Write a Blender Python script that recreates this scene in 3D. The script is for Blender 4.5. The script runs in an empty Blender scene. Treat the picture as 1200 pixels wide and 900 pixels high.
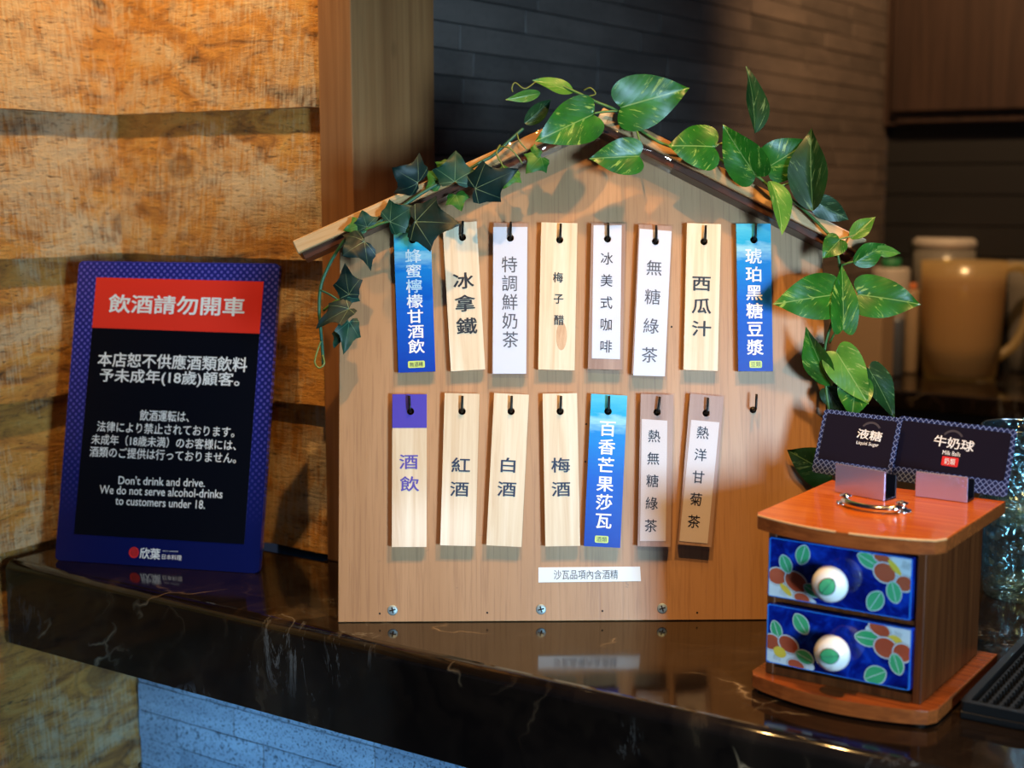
import bpy, bmesh, math, random
from mathutils import Vector, Matrix
from mathutils.geometry import tessellate_polygon
R = math.radians
random.seed(7)
S = bpy.context.scene
COL = S.collection

# ------------------------------------------------------------------ camera
CAMH = 0.36; PITCH = 8.0; FPX = 1667.0
cd = bpy.data.cameras.new('camera'); cam = bpy.data.objects.new('camera', cd); COL.objects.link(cam)
cam.location = (0, 0, CAMH); cam.rotation_euler = (R(90 - PITCH), 0, 0)
cd.sensor_width = 36; cd.lens = FPX * 36 / 1200; cd.clip_start = .02
cd.dof.use_dof = True; cd.dof.focus_distance = 1.18; cd.dof.aperture_fstop = 5.4
S.camera = cam

# ------------------------------------------------------------------ world, lights, exposure
S.view_settings.view_transform = 'Standard'; S.view_settings.look = 'None'
S.view_settings.gamma = 1; S.view_settings.use_curve_mapping = False
S.view_settings.exposure = 0.0
W = bpy.data.worlds.new('world'); S.world = W; W.use_nodes = True
bg = W.node_tree.nodes['Background']; bg.inputs[0].default_value = (.35, .5, .9, 1); bg.inputs[1].default_value = .03
S.cycles.max_bounces = 8

def aim(o, tgt):
    o.rotation_euler = (Vector(tgt) - o.location).to_track_quat('-Z', 'Y').to_euler()
def spot(name, loc, tgt, power, col, cone, blend, rad):
    l = bpy.data.lights.new(name, 'SPOT'); l.energy = power; l.color = col; l.spot_size = R(cone); l.spot_blend = blend; l.shadow_soft_size = rad
    o = bpy.data.objects.new(name, l); o.location = loc; COL.objects.link(o); aim(o, tgt); return o
def area(name, loc, tgt, power, col, sx, sy, spread=180):
    l = bpy.data.lights.new(name, 'AREA'); l.energy = power; l.color = col; l.shape = 'RECTANGLE'; l.size = sx; l.size_y = sy; l.spread = R(spread)
    o = bpy.data.objects.new(name, l); o.location = loc; COL.objects.link(o); aim(o, tgt); return o
WARM = (1, .56, .19); COOL = (.42, .68, 1)
spot('spot_planks', (-.345, 1.225, .86), (-.37, 1.45, .36), 11, (1, .64, .27), 96, 1., .012)
spot('spot_board', (-.02, .66, 1.15), (.07, 1.14, .17), 27, WARM, 41, .6, .012)
spot('spot_chest', (.30, .72, 1.25), (.24, 1.06, .1), 46, WARM, 52, .8, .03)
spot('spot_back', (.66, 1.95, 1.35), (.85, 2.75, .15), 62, (1, .6, .28), 75, .8, .03)
spot('added_spot_glasses', (.72, 1.62, .95), (.46, 1.28, .05), 16, (.80, .90, 1), 46, .8, .015)  # added cool lamp, put in so the tumblers catch glints
area('window_right', (.74, -.40, .27), (.07, 1.15, .19), 1.9, (.44, .74, 1), .26, .34, 38)
area('window_low', (-.62, .25, -.34), (-.10, 1.25, -.27), 1.2, (.13, .46, 1), .8, .14, 26)
area('window_rear', (-.12, -1.55, .56), (-.06, 1.15, .07), 1.3, (.85, .93, 1), .26, .14)

# ------------------------------------------------------------------ photo pixel -> world helpers
P_ = R(PITCH); FW = Vector((0, math.cos(P_), -math.sin(P_))); UP = Vector((0, math.sin(P_), math.cos(P_))); RT = Vector((1, 0, 0)); CC = Vector((0, 0, CAMH))
def ray(x, y): return FW + RT * ((x - 600) / FPX) - UP * ((y - 450) / FPX)
def onz(x, y, z=0.0):
    r = ray(x, y); return CC + r * ((z - CAMH) / r.z)
def onpl(x, y, p, n):
    r = ray(x, y); return CC + r * ((p - CC).dot(n) / r.dot(n))
Z = Vector((0, 0, 1))

# ------------------------------------------------------------------ materials
class NT:
    def __init__(s, name):
        s.m = bpy.data.materials.new(name); s.m.use_nodes = True; s.t = s.m.node_tree; s.t.nodes.clear()
        s.out = s.n('ShaderNodeOutputMaterial')
    def n(s, k, **kw):
        nd = s.t.nodes.new(k)
        for a, v in kw.items(): setattr(nd, a, v)
        return nd
    def put(s, sock, v):
        if hasattr(v, 'is_output') or isinstance(v, bpy.types.NodeSocket): s.t.links.new(v, sock)
        elif v is not None:
            if isinstance(v, (tuple, list)) and len(v) == 3 and sock.type == 'RGBA': v = (*v, 1)
            sock.default_value = v
    def bsdf(s, **kw):
        b = s.n('ShaderNodeBsdfPrincipled')
        for k, v in kw.items(): s.put(b.inputs[k.replace('_', ' ')], v)
        s.t.links.new(b.outputs[0], s.out.inputs[0]); return b
    def co(s, kind='Object'): return s.n('ShaderNodeTexCoord').outputs[kind]
    def rnd(s): return s.n('ShaderNodeObjectInfo').outputs['Random']
    def mapv(s, v, sc=(1, 1, 1), loc=(0, 0, 0), rot=(0, 0, 0)):
        m = s.n('ShaderNodeMapping'); s.put(m.inputs['Vector'], v); s.put(m.inputs['Scale'], sc); s.put(m.inputs['Location'], loc); m.inputs['Rotation'].default_value = rot
        return m.outputs[0]
    def noise(s, v, scale=5, det=4, rough=.55, dist=0, out='Fac'):
        m = s.n('ShaderNodeTexNoise'); s.put(m.inputs['Vector'], v); m.inputs['Scale'].default_value = scale; m.inputs['Detail'].default_value = det
        m.inputs['Roughness'].default_value = rough; m.inputs['Distortion'].default_value = dist; return m.outputs[out]
    def voro(s, v, scale, feature='F1', out='Distance'):
        m = s.n('ShaderNodeTexVoronoi', feature=feature); s.put(m.inputs['Vector'], v); m.inputs['Scale'].default_value = scale; return m.outputs[out]
    def math(s, op, a, b=None, c=None, clamp=False):
        m = s.n('ShaderNodeMath', operation=op, use_clamp=clamp); s.put(m.inputs[0], a)
        if b is not None: s.put(m.inputs[1], b)
        if c is not None: s.put(m.inputs[2], c)
        return m.outputs[0]
    def ramp(s, f, stops, interp='LINEAR'):
        m = s.n('ShaderNodeValToRGB'); s.put(m.inputs[0], f); e = m.color_ramp.elements; m.color_ramp.interpolation = interp
        while len(e) < len(stops): e.new(.5)
        for i, (p, c) in enumerate(stops):
            e[i].position = p; e[i].color = (*c, 1) if isinstance(c, tuple) else (c, c, c, 1)
        return m.outputs[0]
    def mix(s, f, a, b, mode='MIX'):
        m = s.n('ShaderNodeMix', data_type='RGBA', blend_type=mode); s.put(m.inputs[0], f); s.put(m.inputs[6], a); s.put(m.inputs[7], b); return m.outputs[2]
    def sep(s, v):
        m = s.n('ShaderNodeSeparateXYZ'); s.put(m.inputs[0], v); return m.outputs
    def comb(s, x, y, z=0.0):
        m = s.n('ShaderNodeCombineXYZ'); s.put(m.inputs[0], x); s.put(m.inputs[1], y); s.put(m.inputs[2], z); return m.outputs[0]
    def bump(s, h, st=.3, d=.002):
        m = s.n('ShaderNodeBump'); s.put(m.inputs['Height'], h); m.inputs['Strength'].default_value = st; m.inputs['Distance'].default_value = d; return m.outputs[0]

def plain(name, col, rough=.5, metal=0., **kw):
    t = NT(name); t.bsdf(Base_Color=col, Roughness=rough, Metallic=metal, **kw); return t.m
def rand_co(t, k=7.):
    r = t.rnd(); a = t.n('ShaderNodeVectorMath', operation='ADD'); t.put(a.inputs[0], t.co()); t.put(a.inputs[1], t.comb(t.math('MULTIPLY', r, k), t.math('MULTIPLY', r, k * 1.7), t.math('MULTIPLY', r, k * .6)))
    return a.outputs[0]
def wood(name, dark, mid, light, axis=2, freq=60, stretch=14, rough=.5, bump=.15, coat=0., knots=0., vary=.25):
    """grain runs along local axis"""
    t = NT(name); v = rand_co(t)
    sc = [freq] * 3; sc[axis] = freq / stretch
    w = t.noise(t.mapv(v, tuple(sc)), 1., 5, .6, .6)
    sc2 = [freq * 5] * 3; sc2[axis] = freq / 4
    fine = t.noise(t.mapv(v, tuple(sc2)), 1., 3, .6)
    c = t.ramp(w, [(.3, dark), (.5, mid), (.68, light)])
    c = t.mix(.35, c, t.ramp(fine, [(.35, dark), (.6, light)]), 'MULTIPLY') if vary > .3 else t.mix(t.math('MULTIPLY', t.ramp(fine, [(.3, 1.), (.5, 0.)]), .3), c, dark)
    if knots:
        sk = [14.] * 3; sk[axis] = 8.
        k = t.voro(t.mapv(v, tuple(sk)), 1.)
        c = t.mix(t.math('MULTIPLY', t.ramp(k, [(.06, 1.), (.13, 0.)]), knots), c, tuple(x * .35 for x in mid))
    b = t.bsdf(Base_Color=c, Roughness=rough, Coat_Weight=coat, Coat_Roughness=.12)
    t.put(b.inputs['Normal'], t.bump(fine, bump, .001)); return t.m

def plank_mat():
    t = NT('rough_sawn_wood'); v = rand_co(t, 5)
    n1 = t.noise(t.mapv(v, (14, 14, 45)), 1., 6, .62, 1.4)          # long grain along x
    n2 = t.noise(t.mapv(v, (5, 5, 7)), 1., 5, .7, .8)              # bleached patches
    saw = t.noise(t.mapv(v, (320, 320, 25)), 1., 3, .6)             # vertical saw marks
    fib = t.noise(t.mapv(v, (70, 70, 420)), 1., 4, .7, .5)
    c = t.ramp(n1, [(.28, (.09, .04, .014)), (.40, (.42, .17, .035)), (.54, (.66, .29, .05)), (.72, (.72, .38, .09))])
    pale = t.ramp(t.math('MULTIPLY_ADD', saw, .35, t.math('MULTIPLY', n2, .9)), [(.60, 0.), (.74, 1.)])
    c = t.mix(t.math('MULTIPLY', pale, .7), c, (.74, .60, .36))
    c = t.mix(t.ramp(fib, [(.30, .9), (.43, 0.)]), c, (.10, .05, .022))
    c = t.mix(t.math('MULTIPLY', t.ramp(t.noise(t.mapv(v, (24, 24, 110)), 1., 6, .75, 2.), [(.32, 1.), (.40, 0.)]), .8), c, (.07, .04, .022))
    kn = t.voro(t.mapv(v, (5.2, 5.2, 8.5)), 1.)
    ring = t.math('SINE', t.math('MULTIPLY', kn, 70))
    c = t.mix(t.math('MULTIPLY', t.ramp(kn, [(.08, 1.), (.17, 0.)]), .55), c, (.12, .055, .025))
    c = t.mix(t.math('MULTIPLY', t.math('MULTIPLY', t.ramp(kn, [(.16, 1.), (.34, 0.)]), t.ramp(ring, [(.4, 0.), (.9, 1.)])), .3), c, (.12, .055, .025))
    h = t.math('ADD', t.math('MULTIPLY', fib, .8), t.math('ADD', t.math('MULTIPLY', saw, .6), t.math('MULTIPLY', n1, 1.2)))
    b = t.bsdf(Base_Color=c, Roughness=.7); t.put(b.inputs['Normal'], t.bump(h, .7, .0025)); return t.m
M = {}
M['plank'] = plank_mat()
M['post'] = wood('pine_post', (.25, .10, .035), (.40, .18, .065), (.47, .23, .09), 2, 45, 40, .38, .08, .25, .85)
def ply():
    t = NT('plywood_face'); v = t.co()
    a = t.noise(t.mapv(v, (420, 420, 14)), 1., 4, .6); b_ = t.noise(t.mapv(v, (30, 30, 3)), 1., 4, .6, .6)
    c = t.ramp(b_, [(.3, (.40, .205, .085)), (.5, (.44, .232, .10)), (.7, (.48, .262, .12))])
    c = t.mix(t.ramp(a, [(.38, .38), (.5, 0.)]), c, (.26, .12, .05))
    st = t.noise(t.mapv(v, (24, 24, 30)), 1., 5, .75, 2.)
    c = t.mix(t.math('MULTIPLY', t.ramp(st, [(.27, 1.), (.33, 0.)]), .55), c, (.16, .10, .06))
    b = t.bsdf(Base_Color=c, Roughness=.42, Coat_Weight=.1, Coat_Roughness=.3); t.put(b.inputs['Normal'], t.bump(a, .12, .0006)); return t.m
M['ply'] = ply()
M['ply_edge'] = wood('plywood_edge', (.2, .1, .05), (.4, .24, .12), (.5, .3, .15), 0, 200, 30, .6)
M['strip'] = wood('pine_strip', (.40, .20, .07), (.62, .36, .15), (.78, .55, .30), 0, 70, 16, .35, .1, .3)
M['tag_wood'] = wood('pale_tag_wood', (.66, .46, .27), (.78, .62, .42), (.84, .70, .52), 2, 110, 26, .38, .06, .15, 0)
M['tag_gloss'] = wood('varnished_tag_wood', (.66, .46, .27), (.78, .62, .42), (.84, .70, .52), 2, 110, 26, .3, .02, 1., 0)
M['tag_wood_brown'] = wood('brown_tag_wood', (.33, .19, .11), (.44, .27, .17), (.52, .34, .22), 2, 110, 26, .38, .06, .15, 0)
def marble(name='dark_marble'):
    t = NT(name); v = t.co()
    d = t.noise(v, 4., 5, .6, .5, 'Color')
    a = t.n('ShaderNodeVectorMath', operation='MULTIPLY_ADD'); t.put(a.inputs[0], d); t.put(a.inputs[1], (.22, .22, .22)); t.put(a.inputs[2], v)
    base = t.ramp(t.noise(a.outputs[0], 7., 6, .65, 1.), [(.35, (.005, .0035, .003)), (.55, (.015, .010, .007)), (.72, (.06, .040, .022))])
    e1 = t.voro(a.outputs[0], 5.5, 'DISTANCE_TO_EDGE')
    vein = t.math('MULTIPLY', t.ramp(e1, [(.0, 1.), (.006, .3), (.016, 0.)]), t.ramp(t.noise(v, 7., 3), [(.54, 0.), (.62, .8)]))
    c = t.mix(vein, base, (.34, .25, .15))
    e2 = t.voro(a.outputs[0], 15., 'DISTANCE_TO_EDGE')
    v2 = t.math('MULTIPLY', t.ramp(e2, [(.0, 1.), (.04, 0.)]), t.ramp(t.noise(v, 6., 3), [(.52, 0.), (.68, .2)]))
    c = t.mix(v2, c, (.20, .13, .075))
    w = t.noise(t.mapv(v, (26, 26, 9)), 1., 7, .75, 2.5)
    blot = t.math('MULTIPLY', t.ramp(w, [(.55, 0.), (.60, 1.), (.63, .2), (.67, .9)]), t.ramp(t.noise(v, 4.1, 2), [(.56, 0.), (.62, 1.)]))
    c = t.mix(t.math('MULTIPLY', blot, .4), c, (.40, .40, .38))
    t.bsdf(Base_Color=c, Roughness=t.ramp(t.noise(v, 20, 3), [(.3, .05), (.7, .12)]), Specular_IOR_Level=.6); return t.m
M['marble'] = marble()
def stone(name, dark, light, spk=.5, sc=500, rough=.5):
    t = NT(name); v = rand_co(t, 3)
    n = t.noise(v, sc, 2, .6); big = t.noise(t.mapv(v, (8, 8, 40)), 1., 4, .6)
    c = t.mix(t.rnd(), dark, light)
    c = t.mix(.5, c, t.ramp(big, [(.35, dark), (.65, light)]))
    c = t.mix(t.math('MULTIPLY', t.ramp(n, [(.36, 1.), (.46, 0.)]), spk), c, tuple(x * .2 for x in dark))
    b = t.bsdf(Base_Color=c, Roughness=rough); t.put(b.inputs['Normal'], t.bump(n, .1, .0005)); return t.m
M['tile_dark'] = stone('dark_slate_tile', (.09, .075, .068), (.19, .15, .13), .15, 120, .5)
M['tile_base'] = stone('speckled_granite_tile', (.12, .13, .15), (.36, .37, .38), 1., 380, .5)
M['grout'] = plain('grout', (.035, .032, .03), .9)
M['grout_base'] = plain('pale_grout', (.22, .22, .22), .9)
M['dark_cab'] = wood('dark_cabinet_wood', (.022, .012, .009), (.04, .021, .015), (.055, .03, .021), 2, 60, 30, .45)
M['black_wall'] = plain('black_wall', (.012, .012, .013), .5)
M['front_stone'] = plain('brown_polished_front', (.13, .095, .07), .25)
M['floor'] = stone('floor_stone', (.10, .09, .08), (.14, .13, .12), .1, 40, .5)
M['black'] = plain('black_metal', (.02, .018, .016), .35, .8)
M['black_hole'] = plain('dark_hole', (.02, .012, .008), .8)
M['steel'] = plain('dull_zinc', (.36, .45, .47), .5, .6)
M['chrome'] = plain('chrome', (.75, .72, .68), .12, 1.)
M['white_ink'] = plain('white_print', (.88, .88, .86), .4)
M['black_ink'] = plain('black_ink', (.012, .012, .018), .5)
M['navy_ink'] = plain('navy_ink', (.012, .022, .06), .5)
M['grey_ink'] = plain('grey_ink', (.10, .10, .105), .5)
M['purple_ink'] = plain('purple_ink', (.10, .065, .38), .5)
M['purple_print'] = plain('purple_print', (.075, .05, .42), .3)
M['paper'] = plain('white_paper', (.78, .80, .80), .35)
M['paper_cream'] = plain('cream_paper', (.76, .66, .56), .35)
M['red_print'] = plain('red_print', (.86, .042, .022), .25)
M['badge'] = plain('yellow_green_badge', (.62, .75, .16), .35)
M['sign_black'] = plain('sign_black', (.003, .004, .008), .3, 0., Specular_IOR_Level=.2)
M['logo_red'] = plain('logo_red', (.75, .03, .03), .4)
M['logo_dark'] = plain('logo_dark_red', (.15, .0, .01), .4)

def blue_tag(name, h, low=(.004, .045, .40), swap=.0):
    t = NT(name); s = t.sep(t.co()); n = t.noise(t.mapv(t.co(), (60, 1, 260)), 1., 4, .6)
    g = t.math('ADD', t.math('DIVIDE', s[2], h), t.math('MULTIPLY', t.math('SUBTRACT', n, .5), .14))   # 0 bottom 1 top
    c = t.ramp(g, [(.0, low), (.45, (.006, .11, .56)), (.74, (.01, .24, .66)), (.83, (.30, .62, .78)), (.88, (.02, .38, .66)), (1., (.10, .52, .72))])
    t.bsdf(Base_Color=c, Roughness=.25, Coat_Weight=.3, Coat_Roughness=.08); return t.m
def clear(name, tint=(1, 1, 1), gl=.08, amount=.12):
    t = NT(name); f = t.n('ShaderNodeFresnel'); f.inputs[0].default_value = 1.5
    tr = t.n('ShaderNodeBsdfTransparent'); tr.inputs[0].default_value = (*tint, 1)
    g = t.n('ShaderNodeBsdfGlossy'); g.inputs['Roughness'].default_value = gl
    m = t.n('ShaderNodeMixShader'); bf = t.n('ShaderNodeNewGeometry').outputs['Backfacing']; t.put(m.inputs[0], t.math('MULTIPLY', t.math('ADD', f.outputs[0], amount, clamp=True), t.math('SUBTRACT', 1., bf))); t.t.links.new(tr.outputs[0], m.inputs[1]); t.t.links.new(g.outputs[0], m.inputs[2])
    t.t.links.new(m.outputs[0], t.out.inputs[0]); return t.m
M['film'] = clear('clear_film', (.97, .97, 1), .06, .01)
M['tape'] = clear('clear_tape', (.9, .86, .84), .05, .10)
M['acrylic'] = clear('clear_acrylic', (.80, .74, .86), .06, .22)
def glassm():
    t = NT('clear_glass'); f = t.n('ShaderNodeLayerWeight'); f.inputs[0].default_value = .35
    tr = t.n('ShaderNodeBsdfTransparent'); tr.inputs[0].default_value = (.86, .94, .95, 1)
    g = t.n('ShaderNodeBsdfGlossy'); g.inputs['Roughness'].default_value = .16; g.inputs['Color'].default_value = (.72, .90, .95, 1)
    nb = t.bump(t.voro(t.co(), 130, 'SMOOTH_F1'), .8, .004); t.put(g.inputs['Normal'], nb)
    m = t.n('ShaderNodeMixShader'); t.put(m.inputs[0], t.math('ADD', t.math('MULTIPLY', f.outputs['Facing'], .5), .16)); t.t.links.new(tr.outputs[0], m.inputs[1]); t.t.links.new(g.outputs[0], m.inputs[2])
    t.t.links.new(m.outputs[0], t.out.inputs[0]); return t.m
M['glass'] = glassm()
M['holder'] = plain('polished_metal', (.62, .52, .72), .24, .75)
def sign_border():
    t = NT('blue_scale_print'); s = t.sep(t.co())
    a = t.math('MULTIPLY', t.math('ADD', s[0], s[2]), 2 * math.pi / .0066); b = t.math('MULTIPLY', t.math('SUBTRACT', s[0], s[2]), 2 * math.pi / .0066)
    p = t.math('ADD', t.math('COSINE', a), t.math('COSINE', b))
    f = t.math('MULTIPLY', t.ramp(p, [(.35, 0.), (1., 1.)]), t.ramp(t.math('DIVIDE', s[2], .293), [(.15, .0), (.75, 1.)]))
    base = t.ramp(t.math('DIVIDE', s[2], .293), [(.1, (.004, .008, .085)), (.9, (.018, .022, .21))])
    c = t.mix(f, base, (.11, .10, .52))
    t.bsdf(Base_Color=c, Roughness=.22, Coat_Weight=.3, Coat_Roughness=.05); return t.m
M['sign_border'] = sign_border()
def card_border():
    t = NT('card_lattice_print'); s = t.sep(t.co())
    k = 2 * math.pi / .0046
    a = t.math('ABSOLUTE', t.math('SINE', t.math('MULTIPLY', t.math('ADD', s[0], s[2]), k / 2))); b = t.math('ABSOLUTE', t.math('SINE', t.math('MULTIPLY', t.math('SUBTRACT', s[0], s[2]), k / 2)))
    p = t.math('MINIMUM', a, b)
    c = t.mix(t.ramp(p, [(.16, 1.), (.34, 0.)]), (.010, .018, .075), (.20, .26, .50))
    t.bsdf(Base_Color=c, Roughness=.35); return t.m
M['card_border'] = card_border()
M['card_dark'] = plain('card_aubergine', (.009, .007, .017), .35)
M['card_arc'] = plain('card_grey_arc', (.07, .06, .07), .4)
def lacquer(name, a, b, axis=0):
    t = NT(name); v = t.co(); sc = [260.] * 3; sc[axis] = 8.
    n = t.noise(t.mapv(v, tuple(sc)), 1., 4, .6, .3); c = t.ramp(n, [(.35, a), (.65, b)])
    t.bsdf(Base_Color=c, Roughness=.25, Coat_Weight=.35, Coat_Roughness=.10); return t.m
M['lac_top'] = lacquer('orange_lacquered_wood', (.55, .10, .004), (.72, .18, .010))
M['under'] = plain('dark_red_brown_strip', (.09, .035, .02), .3)
M['knot'] = wood('knot_wood', (.50, .27, .13), (.60, .36, .19), (.66, .43, .25), 2, 300, 4, .4)
M['worn_highlight'] = plain('worn_highlight_wood', (.75, .42, .18), .5)
M['lac_edge'] = lacquer('amber_lacquer_edge', (.19, .045, .010), (.30, .075, .016))
def body_wood():
    t = NT('brown_stained_wood'); n = t.noise(t.mapv(t.co(), (260, 260, 8)), 1., 4, .6, .3)
    t.bsdf(Base_Color=t.ramp(n, [(.35, (.060, .014, .003)), (.65, (.13, .034, .008))]), Roughness=.42, Specular_IOR_Level=.3); return t.m
M['lac_body'] = body_wood()
def glaze():
    t = NT('cobalt_glaze'); n = t.noise(t.co(), 55, 3, .6, .8)
    c = t.ramp(n, [(.3, (.001, .002, .05)), (.5, (.002, .010, .18)), (.72, (.006, .05, .48))])
    t.bsdf(Base_Color=c, Roughness=.12, Coat_Weight=.8, Coat_Roughness=.04); return t.m
M['glaze'] = glaze()
M['glaze_rim'] = plain('pale_blue_glaze_rim', (.02, .16, .58), .12)
M['glaze_white'] = plain('white_glaze', (.50, .60, .66), .2)
M['glaze_petal'] = stone('brown_red_petal_glaze', (.32, .06, .028), (.42, .10, .05), .1, 60, .2)
M['glaze_green'] = stone('green_leaf_glaze', (.03, .30, .12), (.09, .42, .2), .0, 60, .2)
M['glaze_yellow'] = plain('yellow_glaze', (.60, .46, .05), .3)
M['glaze_line'] = plain('dark_outline', (.03, .045, .06), .3)
M['porcelain'] = plain('porcelain', (.84, .84, .82), .1, Coat_Weight=.7)
M['rubber'] = plain('black_rubber', (.006, .0065, .007), .45, 0., Specular_IOR_Level=.35)
M['sticker'] = plain('white_sticker', (.80, .82, .84), .45)

def leaf_mat(name, dark, mid, pale, varieg, vein, veinw, rough=.28):
    t = NT(name); s = t.sep(t.co('UV')); u = s[0]; v = s[1]; av = t.math('ABSOLUTE', t.math('SUBTRACT', v, .5))
    o = rand_co(t, 4)
    r = t.math('MULTIPLY', t.rnd(), 9.)
    st = t.noise(t.comb(t.math('ADD', t.math('MULTIPLY', t.math('SUBTRACT', u, t.math('MULTIPLY', av, .9)), 9.), r), t.math('ADD', t.math('MULTIPLY', v, 3.2), r)), 1., 5, .7, .6)
    c = t.ramp(t.noise(o, 45, 3), [(.35, dark), (.7, mid)])
    c = t.mix(t.math('MULTIPLY', t.ramp(st, [(.57, 0.), (.64, 1.)]), varieg), c, pale)
    side = t.math('ABSOLUTE', t.math('SINE', t.math('MULTIPLY', t.math('SUBTRACT', u, t.math('MULTIPLY', av, 1.1)), 22.)))
    c = t.mix(t.math('MULTIPLY', t.ramp(side, [(.0, 1.), (.10, 0.)]), .10), c, vein)
    c = t.mix(t.ramp(av, [(veinw, .85), (veinw * 2.2, 0.)]), c, vein)
    b = t.bsdf(Base_Color=c, Roughness=rough, Specular_IOR_Level=.35, Coat_Weight=.05, Coat_Roughness=.2)
    t.put(b.inputs['Normal'], t.bump(t.math('ADD', t.math('MULTIPLY', side, .35), t.noise(o, 60, 2)), .12, .0008)); return t.m
def ivy_mat(name, dark, mid, vein):
    """veins fan out from the base of the leaf"""
    t = NT(name); s = t.sep(t.co('UV')); u = t.math('SUBTRACT', s[0], .0); v = t.math('SUBTRACT', s[1], .5)
    ang = t.math('ARCTAN2', v, t.math('ADD', u, .0001)); f = t.math('ABSOLUTE', t.math('SINE', t.math('MULTIPLY', ang, 3.6)))
    rad = t.math('SQRT', t.math('ADD', t.math('MULTIPLY', u, u), t.math('MULTIPLY', v, v)))
    k = t.math('MULTIPLY', t.ramp(t.math('MULTIPLY', f, rad), [(.010, 1.), (.032, 0.)]), t.ramp(rad, [(.15, .85), (.75, .1)]))
    c = t.ramp(t.noise(rand_co(t, 4), 60, 4), [(.35, dark), (.7, mid)])
    c = t.mix(k, c, vein)
    b = t.bsdf(Base_Color=c, Roughness=.48, Specular_IOR_Level=.35); t.put(b.inputs['Normal'], t.bump(t.noise(rand_co(t, 4), 200, 3), .25, .0008)); return t.m
M['pothos'] = leaf_mat('pothos_leaf', (.008, .075, .006), (.022, .155, .010), (.26, .42, .08), .8, (.16, .30, .08), .007, .36)
M['pothos_light'] = leaf_mat('light_pothos_leaf', (.045, .16, .02), (.10, .27, .03), (.32, .42, .12), .8, (.25, .38, .1), .007, .36)
M['pothos_dark'] = leaf_mat('dark_pothos_leaf', (.004, .028, .008), (.010, .055, .014), (.16, .28, .12), .6, (.10, .2, .08), .006, .4)
M['ivy_dark'] = ivy_mat('dark_ivy_leaf', (.0015, .012, .010), (.004, .026, .022), (.20, .28, .14))
M['ivy_mid'] = ivy_mat('green_ivy_leaf', (.004, .034, .022), (.010, .065, .036), (.16, .30, .16))
M['ivy_green'] = ivy_mat('light_ivy_leaf', (.02, .11, .010), (.045, .17, .015), (.2, .35, .1))
M['stem'] = plain('green_stem', (.07, .17, .03), .45)
M['stem_dark'] = plain('dark_green_stem', (.02, .11, .06), .45)
M['tendril'] = plain('yellow_green_tendril', (.16, .20, .04), .45)
def milky(name, col, a=.5):
    t = NT(name); b = t.bsdf(Base_Color=col, Roughness=.3, Alpha=1.)
    t.put(b.inputs['Transmission Weight'], a); return t.m

# ------------------------------------------------------------------ builders
def link(name, me, mats, parent=None, mw=None):
    o = bpy.data.objects.new(name, me); COL.objects.link(o)
    for m in (mats if isinstance(mats, (list, tuple)) else [mats]):
        if m is not None: me.materials.append(m)
    if mw is not None: o.matrix_world = mw
    if parent is not None:
        pm = parent.matrix_world if parent.parent is None else parent['__mw'] if False else PM[parent.name]
        loc = (mw if mw is not None else Matrix()) if mw is not None else pm
        o.parent = parent; o.matrix_parent_inverse = Matrix()
        o.matrix_basis = pm.inverted() @ loc
    PM[o.name] = (mw if mw is not None else (PM[parent.name] if parent is not None else Matrix())).copy()
    return o
PM = {}
def root(name, label, cat, mw=Matrix(), group=None):
    o = bpy.data.objects.new(name, None); COL.objects.link(o); o.matrix_world = mw; o.empty_display_size = .02; PM[o.name] = mw.copy()
    return tag(o, label, cat, group)
def tag(o, label, cat, group=None):
    o['label'] = label; o['category'] = cat
    if group: o['group'] = group
    return o
def struct(o): o['kind'] = 'structure'; return o
def frame(origin, u, v):
    """matrix: local x=u, z=v, y = into the surface (away from viewer side)"""
    u = u.normalized(); v = v.normalized(); y = v.cross(u).normalized()
    m = Matrix((u, y, v)).transposed().to_4x4(); m.translation = origin; return m
def bm_mesh(name, bm, smooth=False):
    me = bpy.data.meshes.new(name); bmesh.ops.recalc_face_normals(bm, faces=bm.faces); bm.to_mesh(me); bm.free()
    if smooth:
        for p in me.polygons: p.use_smooth = True
    return me
def box(bm, x0, x1, y0, y1, z0, z1, bev=0., seg=2, mi=0):
    vs = [bm.verts.new((x, y, z)) for x in (x0, x1) for y in (y0, y1) for z in (z0, z1)]
    fs = [bm.faces.new([vs[i] for i in q]) for q in ((0, 1, 3, 2), (4, 6, 7, 5), (0, 4, 5, 1), (2, 3, 7, 6), (0, 2, 6, 4), (1, 5, 7, 3))]
    for f in fs: f.material_index = mi
    if bev:
        es = {e for f in fs for e in f.edges}
        bmesh.ops.bevel(bm, geom=list(es), offset=bev, segments=seg, affect='EDGES', profile=.6)
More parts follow.
